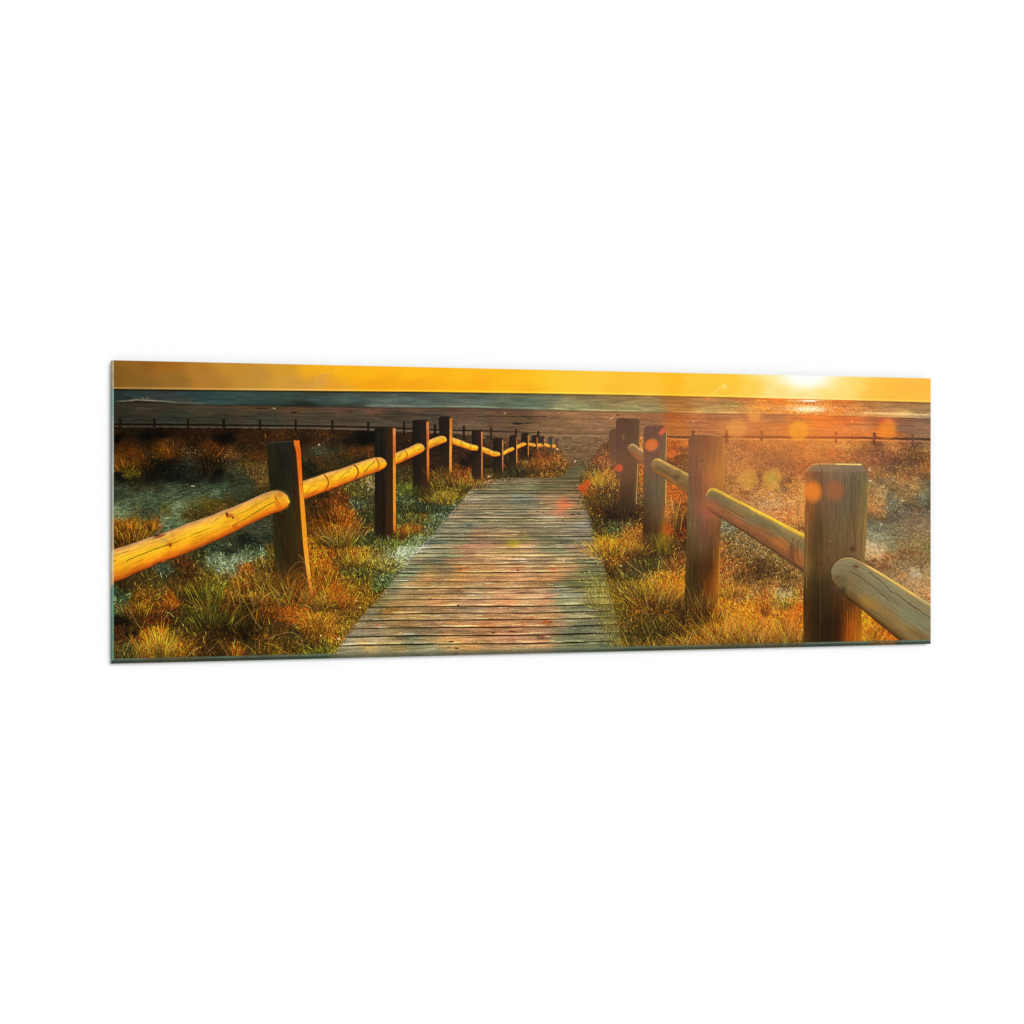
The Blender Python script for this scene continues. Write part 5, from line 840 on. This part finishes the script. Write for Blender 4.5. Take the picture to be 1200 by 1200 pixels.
dab(999.5, 643, 4.5, 5, (92, 66, 44), .55, .5); dab(999, 643.5, 2, 2.6, (70, 46, 34), .6, .5); dab(960, 662, 4, 6, (78, 48, 26), .5, .6)
line([(970, 634), (975, 634.4)], (176, 130, 70), .8, .5)
# front right rail
TD = [(973, 672), (974.4, 666), (977.6, 660.6), (983, 655.6), (990, 653), (997, 652.8), (1004, 655), (1012, 659.6), (1025, 667), (1040, 676), (1055, 685.4), (1070, 695), (1082, 702.6), (1094, 710)]
BD = [(973, 673), (974.4, 678.6), (977.6, 684), (983, 690.4), (990, 697), (997, 703.4), (1004, 709), (1012, 716), (1025, 727), (1040, 739), (1055, 751.4), (1070, 764), (1082, 773), (1094, 782)]
T4, B4 = rail(R_, TD, BD, [(0, (176, 140, 84)), (.05, (150, 128, 84)), (.12, (142, 126, 90)), (.3, (136, 120, 88)), (.5, (134, 118, 84)), (.7, (132, 110, 70)), (.88, (114, 88, 48)), (.97, (84, 56, 20)), (1, (50, 30, 8))], k=12, grain=.15)
mr = inside(TD + BD[::-1])
a = np.clip(1 - (YY - T4(XX) - .8) / np.interp(XX, [1010, 1020, 1060, 1092], [.5, 2.6, 3.2, 3.2]), 0, 1) ** .7 * mr * np.interp(XX, [1008, 1020, 1092], [0, .95, .95])
lay(a > .02, (252, 202, 100), np.clip(a, 0, 1))
for x, y, w, h, c, al, r in [(1045, 690, 20, 6, (134, 130, 98), .6, .6), (1065, 722, 18, 8, (128, 132, 100), .6, .6), (1018, 706, 12, 6, (166, 122, 50), .65, .5), (1040, 718, 16, 5, (150, 112, 54), .45, .55), (1000, 676, 14, 7, (130, 106, 66), .5, .5), (1078, 744, 14, 5, (104, 72, 34), .5, .5), (1058, 735, 14, 3, (160, 120, 62), .4, .3), (1085, 730, 12, 12, (124, 124, 96), .4, 0), (1030, 690, 12, 5, (126, 118, 84), .5, .5), (985, 683, 7, 8, (104, 84, 50), .6, .8), (1084, 705, 10, 2, (150, 150, 124), .5, .6)]:
    dab(x, y, w, h, c, al, .7, r)
line([(974, 676), (973.6, 668), (977, 660), (984, 654.4), (992, 652), (1000, 652.8), (1008, 656.6)], (58, 38, 22), 1.1, .75, .3, 2)
line([(973.4, 676), (976, 684), (984, 693), (992, 700), (1004, 710)], (60, 38, 18), 1.0, .5)
crack(T4, B4, [(996, .32), (1008, .34), (1022, .36), (1036, .4), (1042, .44)], (62, 44, 22), .8, .75, .5, 1); crack(T4, B4, [(1018, .12), (1032, .16), (1044, .22), (1055, .2), (1066, .22), (1078, .22), (1092, .24)], (54, 48, 34), .9, .8, .8, 2)
crack(T4, B4, [(1036, .62), (1050, .58), (1064, .56)], (92, 70, 34), .6, .6, .5, 3); crack(T4, B4, [(1040, .9), (1056, .76), (1075, .7)], (160, 112, 60), .7, .4, .5, 4); crack(T4, B4, [(985, .5), (996, .62), (1010, .66)], (92, 70, 40), .6, .5, .5, 5); crack(T4, B4, [(1060, .5), (1076, .46), (1092, .47)], (98, 86, 54), .6, .5, .5, 6)
dab(1003, 664, 3.8, 1.7, (110, 66, 46), .75, .5, .15); dab(1003, 664, 1.8, .8, (84, 50, 34), .6, .5); dab(988, 691.5, 3.2, 4.2, (66, 56, 34), .75, .5, -.2); dab(982, 676, 2, 2, (98, 66, 34), .5, .5)

# grass standing in front of the posts
for a in [(325, 700, 120, 8, 36, .3, (80, 54, 20)), (340, 702, 140, 10, 30, .4, (110, 66, 22)), (318, 670, 40, 4, 16, .3, (84, 66, 26)), (448, 640, 170, 13, 10, .35, (66, 62, 30)), (455, 640, 60, 8, 8, .35, (140, 128, 60)), (495, 582, 140, 9, 12, .3, (60, 46, 20)), (520, 562, 110, 8, 12, .3, (120, 74, 26)), (560, 570, 70, 6, 9, .3, (150, 84, 30)), (585, 562, 70, 8, 6, .3, (80, 64, 26)),
          (730, 610, 160, 9, 22, .25, (60, 40, 16)), (768, 654, 200, 10, 26, .2, (84, 66, 26)), (758, 640, 80, 5, 20, .3, (96, 70, 24)), (776, 650, 60, 3, 24, .1, (130, 100, 30)), (812, 730, 220, 10, 32, .2, (76, 54, 20)), (835, 728, 160, 8, 30, .2, (150, 88, 22)), (824, 722, 80, 8, 40, .12, (110, 64, 20))]:
    tuft(*a, alpha=.55)
for p, c in [([(339, 669), (345, 661), (352, 657), (358, 661), (361, 670)], (196, 126, 60)), ([(350, 650), (356, 656), (360, 665), (362, 676)], (226, 160, 90)), ([(334, 690), (342, 672), (352, 664), (362, 668)], (170, 96, 34)), ([(354, 672), (362, 684), (368, 690)], (236, 150, 60)), ([(340, 694), (350, 700), (362, 712), (374, 724)], (240, 150, 60)), ([(326, 694), (336, 697), (344, 706), (348, 716)], (226, 140, 56)), ([(282, 698), (292, 714), (300, 730), (306, 736)], (206, 176, 110)), ([(274, 733), (284, 724), (296, 718), (310, 708)], (170, 130, 70)),
             ([(152, 714), (158, 726), (165, 738), (170, 728)], (206, 160, 90)), ([(188, 732), (193, 724), (198, 717)], (190, 150, 80)), ([(194, 717), (199, 718.5), (204, 723)], (226, 220, 150)), ([(311, 754), (320, 755), (332, 763), (338, 766)], (236, 170, 76)), ([(284, 754), (292, 758), (300, 766)], (226, 160, 76)), ([(255, 750), (262, 760), (268, 768)], (190, 140, 80)), ([(316, 748), (330, 742), (344, 740), (352, 748), (356, 758)], (196, 160, 104)), ([(316, 768), (314, 745), (312, 728)], (196, 110, 40)), ([(304, 766), (304, 750)], (206, 130, 50)), ([(242, 766), (250, 758), (256, 750)], (176, 140, 90)),
             ([(148, 762), (152, 752), (156, 744)], (206, 190, 140)), ([(204, 764), (208, 754), (215, 748)], (244, 176, 84)), ([(176, 766), (176, 750), (178, 742)], (250, 170, 80)), ([(773, 652), (781, 662), (790, 674)], (226, 190, 120)), ([(734, 658), (744, 666), (752, 672)], (210, 196, 130)), ([(754, 672), (763, 680), (768, 686)], (232, 206, 120)), ([(760, 668), (766, 680)], (250, 226, 160)), ([(786, 652), (790, 662)], (226, 180, 110)), ([(840, 708), (852, 716), (860, 722)], (255, 186, 70)), ([(815, 748), (824, 752), (832, 758), (840, 760)], (244, 190, 90)), ([(806, 740), (818, 746), (828, 754)], (240, 170, 60)), ([(892, 724), (902, 726), (910, 728)], (255, 196, 84)), ([(906, 719), (914, 719)], (250, 190, 80)), ([(894, 744), (898, 752)], (250, 200, 110)), ([(832, 704), (828, 716), (838, 724)], (220, 150, 60))]:
    line(p, c, .6, .55)

# long backlit wisps standing out of the near tussocks
for cx, cy, n, w, ln, sp in [(340, 712, 60, 16, 34, .5), (300, 712, 36, 14, 30, .4), (250, 720, 24, 14, 30, .4), (190, 772, 46, 10, 34, .25), (165, 640, 30, 14, 16, .3), (398, 642, 60, 10, 26, .35), (380, 716, 60, 10, 26, .4), (545, 572, 60, 13, 14, .4), (522, 590, 50, 10, 12, .4), (415, 664, 40, 14, 12, .4),
                             (772, 712, 90, 18, 32, .5), (722, 652, 60, 16, 15, .5), (745, 650, 40, 8, 16, .4), (852, 762, 110, 20, 46, .5), (895, 764, 90, 20, 40, .4), (930, 764, 50, 8, 50, .2), (790, 772, 60, 22, 32, .4), (745, 770, 50, 20, 28, .5), (712, 574, 40, 10, 16, .5), (790, 620, 30, 6, 40, .15)]:
    clip_ = (IDS == 0) | (IDS == ID_BW)
    tuft(cx, cy + 1, n, w, ln * .6, sp, (30, 18, 6), gain=.3, alpha=.55, tip=1.0, root=.8, curl=.5, clip=clip_)
    tuft(cx, cy, n // 2, w, ln * .9, sp, (150, 84, 26), gain=.3, alpha=.6, tip=1.0, root=.5, curl=.5, clip=clip_)
    tuft(cx, cy, n, w, ln, sp, (244, 172, 66), gain=.22, alpha=.62, tip=1.1, root=.45, curl=.5, clip=clip_)
CAN = np.clip(CAN, 0, 255)
# colour grading by piece: less blue in grass, posts and rails
_bl = np.where((IDS == ID_SKY) | (IDS == ID_SEA) | (IDS == ID_SAND) | (IDS == ID_BW), 1.0, np.where(IDS == 0, .90, .97))
CAN[..., 1] *= np.where(IDS == ID_SAND, .965, 1.0)
CAN[..., 2] *= _bl; CAN[..., 0] *= np.where(IDS == 0, np.interp(XX, [128, 560, 700, 1092], [1.0, 1.0, 1.05, 1.04]), 1.0)
CAN[..., 1] *= np.where(IDS == 0, np.interp(XX, [128, 560, 700], [1.0, 1.0, .955]), np.where(IDS == ID_BW, .965, 1.0)); CAN *= np.where(IDS == ID_BW, 1.04, 1.0)[..., None]
_g = (IDS == 0) & (XX < 850)
CAN[_g] = 262 * (np.clip(CAN[_g], 0, 255) / 255) ** 1.10
# crisp, slightly over-sharpened print
_b1 = np.stack([blur(CAN[..., i], 2) for i in range(3)], -1)
_am = np.select([IDS == ID_SKY, IDS == ID_SEA, IDS == ID_SAND, IDS == 0, IDS == ID_BW], [.1, .35, .5, 1.1, .85], .75)
_am = (_am * np.interp(XX, [128, 800, 860, 1092], [1, 1, .7, .75]))[..., None]
CAN = np.clip(CAN + _am * (CAN - _b1), 0, 255)
dab(945, 503, 72, 30, (244, 140, 46), .34, .95)
dab(900, 528, 70, 30, (214, 130, 66), .24, .95)
dab(790, 540, 46, 46, (176, 110, 62), .16, .9)
# the low sun's veil and the bright spots of the printed photograph
for x, y, rx, ry, c, al, e, r in [(763.5, 521.5, 8.2, 7.2, (255, 122, 42), .88, .22, -.5), (776.5, 505.5, 5.6, 3.0, (255, 98, 56), .9, .3, -.8), (725.6, 548.4, 4.3, 4.6, (252, 92, 46), .85, .25, 0), (687, 568, 4.5, 7, (248, 88, 22), .75, .45, .5), (681, 572, 3.5, 4, (252, 66, 24), .7, .4, 0), (685, 577, 4, 3, (236, 90, 24), .6, .5, 0),
                                  (660, 592, 6, 8.5, (240, 112, 62), .62, .5, 0), (602, 637, 8, 5, (186, 176, 16), .55, .4, 0), (616, 629, 4.6, 3.2, (150, 146, 50), .5, .4, 0), (952.5, 576.5, 10.5, 12, (246, 132, 34), .80, .3, 0), (979, 575, 10, 12, (172, 96, 52), .65, .3, 0), (936, 505, 11.5, 12, (252, 170, 40), .62, .12, 0), (863, 503, 12, 12, (240, 164, 70), .45, .16, 0), (884, 485, 7.5, 9, (248, 164, 66), .55, .2, 0),
                                  (1040, 503, 10.5, 12, (244, 140, 38), .62, .2, 0), (1034, 493, 4, 4, (214, 84, 56), .4, .5, 0), (877, 562, 11.5, 12.5, (216, 158, 62), .5, .12, 0), (905, 561, 11.5, 12, (210, 160, 62), .48, .12, 0), (905, 559, 5, 6, (176, 166, 50), .3, .5, 0), (830, 596, 14, 13, (178, 98, 62), .45, .35, 0), (831, 562, 6, 10, (190, 84, 56), .35, .5, 0), (836, 556, 13, 14, (206, 130, 50), .3, .4, 0), (787, 532, 6, 5, (226, 116, 36), .5, .4, 0),
                                  (830, 466.6, 3.5, 1.6, (252, 138, 60), .7, .4, 0), (849, 453, 2.8, 3.2, (254, 230, 140), .6, .4, 0), (903, 461, 5.5, 3.5, (254, 232, 150), .5, .4, 0), (701, 563, 8.5, 7, (196, 150, 36), .5, .3, 0), (783, 620, 6, 10, (206, 92, 10), .55, .5, 0), (778, 632, 6, 9, (150, 112, 10), .5, .5, 0), (715, 546, 12, 14, (200, 110, 60), .22, .7, 0), (790, 486, 16, 14, (196, 100, 20), .22, .7, 0), (795, 505, 12, 8, (160, 96, 20), .25, .6, 0),
                                  (960, 512, 40, 24, (250, 130, 40), .16, .8, 0), (742, 540, 14, 14, (170, 90, 50), .14, .7, 0), (1074, 505, 8, 10, (150, 112, 84), .15, .8, 0), (948, 600, 6, 14, (150, 84, 30), .3, .7, 0), (870, 508, 20, 8, (226, 130, 60), .2, .7, 0)]:
    dab(x, y, rx * .97, ry * .97, c, al * (1.0 if x > 840 else .80), min(e * 1.4, .9), r)
dab(945, 443, 46, 15, (255, 240, 170), .55, .95); dab(945, 440, 25, 12, (255, 255, 248), 1.0, .6)
dab(948, 479.8, 15, 2.4, (255, 250, 226), .95, .6); dab(949, 469.9, 8, 1.0, (255, 246, 210), .9, .5)
for x, y in zip(947 + rng.normal(0, 20, 420), 479.4 + rng.normal(0, 3.0, 420)):
    if abs(x - 947) < 60 and 470 < y < 488: dab(x, y, rng.uniform(.4, 1.1), .45, (255, 226 - abs(x - 947) * 1.6, 130), .8, .5)
line([(836, 461), (841, 456), (845.5, 452.5)], (254, 218, 110), 2.0, .6)
for x, y, w, h in [(373.8, 521.2, 1.8, 1.2), (1018.8, 550.2, 1.2, 2.4), (1035.5, 570.2, 1.6, 1.2), (1077, 672.6, 3, 1.4), (1033, 614.4, 1.8, 1.0), (226, 569.8, 3.6, .7), (1020, 563.5, 2.4, 1.4)]:
    dab(x, y, w * .75, h * .8, (226, 208, 176), .85, .5)
for x, y in [(434, 569), (573, 558)]: dab(x, y, 2.4, 1.6, (186, 150, 110), .6, .5)
CAN = np.clip(CAN, 0, 255)
# light overall grain, as in the compressed original
CAN = np.clip(CAN * (1 + .035 * (rng.random((NH, NW)) - .5)[..., None]), 0, 255)

# ---------------------------------------------------------------- from the sheet to the glass
def sheet_to_panel(x, y):
    k = (x - 600.0) / FPX
    s = (k * DL - XL) / (CS - k * QS)
    z = (EYE - y) / FPX * (DL + s * QS) - ZB
    return s, z
base = bpy.data.objects.new('glass_picture', None); scene.collection.objects.link(base)
base.location = to_world(PW / 2, 0, 0); base.rotation_euler = (0, 0, TH)
base.empty_display_size = .1
base['label'] = 'long frameless glass picture of a boardwalk between log railings leading to a sunset beach'
base['category'] = 'picture'
# local axes of the picture: x along it (0 at its middle), y back into the wall, z up from its lower edge
def loc(s, z, d): return (s - PW / 2, d, z)

def to_lin(c):
    c = np.clip(c / 255.0, 0, 1)
    return np.where(c <= 0.04045, c / 12.92, ((c + 0.055) / 1.055) ** 2.4)
def attr_material(name, rough, spec):
    m, nt, b = principled(name, rough, spec)
    a = nt.nodes.new('ShaderNodeAttribute'); a.attribute_name = 'ink'
    nt.links.new(a.outputs['Color'], b.inputs['Base Color'])
    return m
ink = attr_material('printed_ink', 0.22, 0.03)
SEEN = LIGHT * 1.0
def grid_mesh(name, P, C, faces, mat, parent):
    """P (n,3) points, C (n,3) linear colours, faces (m,4)"""
    used, inv = np.unique(faces, return_inverse=True)
    inv = inv.reshape(faces.shape)
    v = P[used]; c = C[used]
    me = bpy.data.meshes.new(name)
    me.vertices.add(len(v)); me.vertices.foreach_set('co', v.astype(np.float32).ravel())
    n = len(inv)
    me.loops.add(n * 4); me.loops.foreach_set('vertex_index', inv.astype(np.int32).ravel())
    me.polygons.add(n); me.polygons.foreach_set('loop_start', np.arange(0, 4 * n, 4, dtype=np.int32))
    me.polygons.foreach_set('loop_total', np.full(n, 4, dtype=np.int32))
    me.update(calc_edges=True)
    at = me.attributes.new('ink', 'FLOAT_COLOR', 'POINT')
    at.data.foreach_set('color', np.concatenate([c, np.ones((len(c), 1))], 1).astype(np.float32).ravel())
    me.materials.append(mat)
    o = bpy.data.objects.new(name, me); scene.collection.objects.link(o); o.parent = parent
    return o

S_, Z_ = sheet_to_panel(XX, YY)
LINC = to_lin(CAN) / SEEN
inP = (S_ >= 0) & (S_ <= PW) & (Z_ >= 0) & (Z_ <= PH)
Sc, Zc = np.clip(S_, 0, PW), np.clip(Z_, 0, PH)        # border cells end exactly on the edge
P = np.stack([Sc - PW / 2, np.zeros_like(Sc), Zc], -1).reshape(-1, 3)
Cf = LINC.reshape(-1, 3)
idx = np.arange(NH * NW).reshape(NH, NW)
q = np.stack([idx[:-1, :-1], idx[1:, :-1], idx[1:, 1:], idx[:-1, 1:]], -1)
anyin = inP[:-1, :-1] | inP[1:, :-1] | inP[1:, 1:] | inP[:-1, 1:]
cid = IDS[:-1, :-1]

# the sheet that carries the print, a hair behind the ink
e = 0.0008
sheet_mat, _nt, _b = principled('white_film', 0.5, 0.1); _b.inputs['Base Color'].default_value = (.75, .75, .72, 1)
prnt = mesh_obj('print', [loc(e, e, .0003), loc(PW - e, e, .0003), loc(PW - e, PH - e, .0003), loc(e, PH - e, .0003),
                          loc(e, e, .0008), loc(PW - e, e, .0008), loc(PW - e, PH - e, .0008), loc(e, PH - e, .0008)],
                [(0, 1, 2, 3), (7, 6, 5, 4), (4, 5, 1, 0), (5, 6, 2, 1), (6, 7, 3, 2), (7, 4, 0, 3)], sheet_mat, base)
for k, (nm, lab) in PIECES.items():
    sel = anyin & (cid == k)
    if sel.sum() < 12: continue
    o = grid_mesh(nm, P, Cf, q[sel], ink, prnt)

# ---------------------------------------------------------------- the glass itself
BX, BZ, BR_ = 0.01143 * PH, 0.0185 * PH, 0.0072 * PH      # how far the polished slant runs out at the left and below
edge_mat = attr_material('glass_edge', 0.15, 0.25)
V, Fc, Cc = [], [], []
def strip_grid(A, B, na, colf):
    """quads between front edge points A and back edge points B, na rows across"""
    base_i = sum(len(v) for v in V); n = len(A)
    t = np.linspace(0, 1, na)
    pts = A[:, None] * (1 - t)[None, :, None] + B[:, None] * t[None, :, None]
    V.append(pts.reshape(-1, 3)); Cc.append(colf(t).reshape(-1, 3))
    i = np.arange(n * na).reshape(n, na) + base_i
    Fc.append(np.stack([i[:-1, :-1], i[1:, :-1], i[1:, 1:], i[:-1, 1:]], -1).reshape(-1, 4))
def sample(x, y):
    j = np.clip(((x - SX0) * SS).astype(int), 0, NW - 1); i = np.clip(((y - SY0) * SS).astype(int), 0, NH - 1)
    return CAN[i, j]
D0 = 0.0001
# left slant, top to bottom
n = 720
ys = np.linspace(422.3, 771.7, n); zz = np.linspace(PH, 0, n)
A = np.stack([np.full(n, -PW / 2 - .00002), np.full(n, D0), zz], -1)
B = np.stack([np.full(n, -PW / 2 - BX), np.full(n, PT), np.linspace(PH, -BZ, n)], -1)
def left_col(t):  # glass green with reflections of the adjoining print painted in
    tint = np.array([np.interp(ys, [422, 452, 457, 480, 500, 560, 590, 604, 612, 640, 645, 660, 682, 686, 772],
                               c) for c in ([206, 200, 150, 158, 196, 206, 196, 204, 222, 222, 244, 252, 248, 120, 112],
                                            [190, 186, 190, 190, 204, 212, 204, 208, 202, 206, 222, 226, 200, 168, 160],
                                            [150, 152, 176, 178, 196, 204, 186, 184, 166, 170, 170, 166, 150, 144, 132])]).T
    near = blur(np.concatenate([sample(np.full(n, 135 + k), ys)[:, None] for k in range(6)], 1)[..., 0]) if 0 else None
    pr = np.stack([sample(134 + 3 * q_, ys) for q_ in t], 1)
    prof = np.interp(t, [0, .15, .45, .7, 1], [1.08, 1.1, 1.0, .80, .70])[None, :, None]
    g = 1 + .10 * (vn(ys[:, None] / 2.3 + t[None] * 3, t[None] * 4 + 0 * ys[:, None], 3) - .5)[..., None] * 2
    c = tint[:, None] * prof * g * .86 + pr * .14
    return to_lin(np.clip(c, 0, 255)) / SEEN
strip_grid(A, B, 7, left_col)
# lower slant, left to right
n2 = 1900
sx = np.linspace(0, PW, n2)
A = np.stack([sx - PW / 2, np.full(n2, D0), np.full(n2, -.00002)], -1)
B = np.stack([np.linspace(-BX, PW + BR_, n2) - PW / 2, np.full(n2, PT), np.full(n2, -BZ)], -1)
dY = DL + sx * QS; xs = 600 + FPX * (XL + sx * CS) / dY; yb = EYE - FPX * ZB / dY
def low_col(t):  # highlight line and print reflections painted over the dark glass green
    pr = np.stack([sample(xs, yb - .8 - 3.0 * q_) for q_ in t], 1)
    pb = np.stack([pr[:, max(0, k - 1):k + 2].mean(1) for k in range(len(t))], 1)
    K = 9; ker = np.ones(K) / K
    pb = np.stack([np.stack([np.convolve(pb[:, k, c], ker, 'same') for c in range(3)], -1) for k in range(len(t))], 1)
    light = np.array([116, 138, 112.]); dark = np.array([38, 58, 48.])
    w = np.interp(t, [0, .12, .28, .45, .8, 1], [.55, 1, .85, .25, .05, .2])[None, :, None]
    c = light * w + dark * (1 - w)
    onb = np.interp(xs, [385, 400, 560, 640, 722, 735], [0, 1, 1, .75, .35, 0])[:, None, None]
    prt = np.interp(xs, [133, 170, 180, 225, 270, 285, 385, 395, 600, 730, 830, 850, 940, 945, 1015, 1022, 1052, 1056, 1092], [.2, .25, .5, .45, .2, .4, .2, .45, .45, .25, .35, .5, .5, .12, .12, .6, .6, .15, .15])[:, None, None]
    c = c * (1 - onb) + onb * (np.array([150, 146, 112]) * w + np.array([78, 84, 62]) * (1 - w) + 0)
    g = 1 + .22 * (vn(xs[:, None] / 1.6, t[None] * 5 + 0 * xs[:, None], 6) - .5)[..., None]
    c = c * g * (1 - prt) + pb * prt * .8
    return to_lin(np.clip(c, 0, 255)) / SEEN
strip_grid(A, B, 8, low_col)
# the remaining faces of the pane: front (under the film), back, right side, top
gr_ = to_lin(np.array([120, 160, 140.])) / SEEN
b0 = sum(len(v) for v in V)
q8 = np.array([loc(0, 0, .001), loc(PW, 0, .001), loc(PW, PH, .001), loc(0, PH, .001),
               loc(-BX, -BZ, PT), loc(PW + BR_, -BZ, PT), loc(PW + BR_, PH, PT), loc(-BX, PH, PT), loc(PW, 0, D0), loc(PW, PH, D0), loc(0, PH, D0)])
V.append(q8); Cc.append(np.tile(gr_, (len(q8), 1)))
Fc.append(np.array([(0, 1, 2, 3), (7, 6, 5, 4), (8, 5, 6, 9), (9, 6, 7, 10)]) + b0)
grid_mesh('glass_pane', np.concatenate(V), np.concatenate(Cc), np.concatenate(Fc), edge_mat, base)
# four small stand-off pads hold it off the wall
pm_, _, pb_ = principled('grey_pad', 0.6, 0.2); pb_.inputs['Base Color'].default_value = (.5, .5, .5, 1)
for s0, z0 in ((.12, .32), (PW - .16, .32), (.12, .06), (PW - .16, .06)):
    w_ = .02
    c8 = [loc(s0 + a_, z0 + b_, d_) for d_ in (PT + .0002, PT + GAP - .0002) for a_, b_ in ((0, 0), (w_ * 2, 0), (w_ * 2, w_), (0, w_))]
    mesh_obj('wall_pad', c8, [(0, 1, 2, 3), (7, 6, 5, 4), (0, 4, 5, 1), (1, 5, 6, 2), (2, 6, 7, 3), (3, 7, 4, 0)], pm_, base)
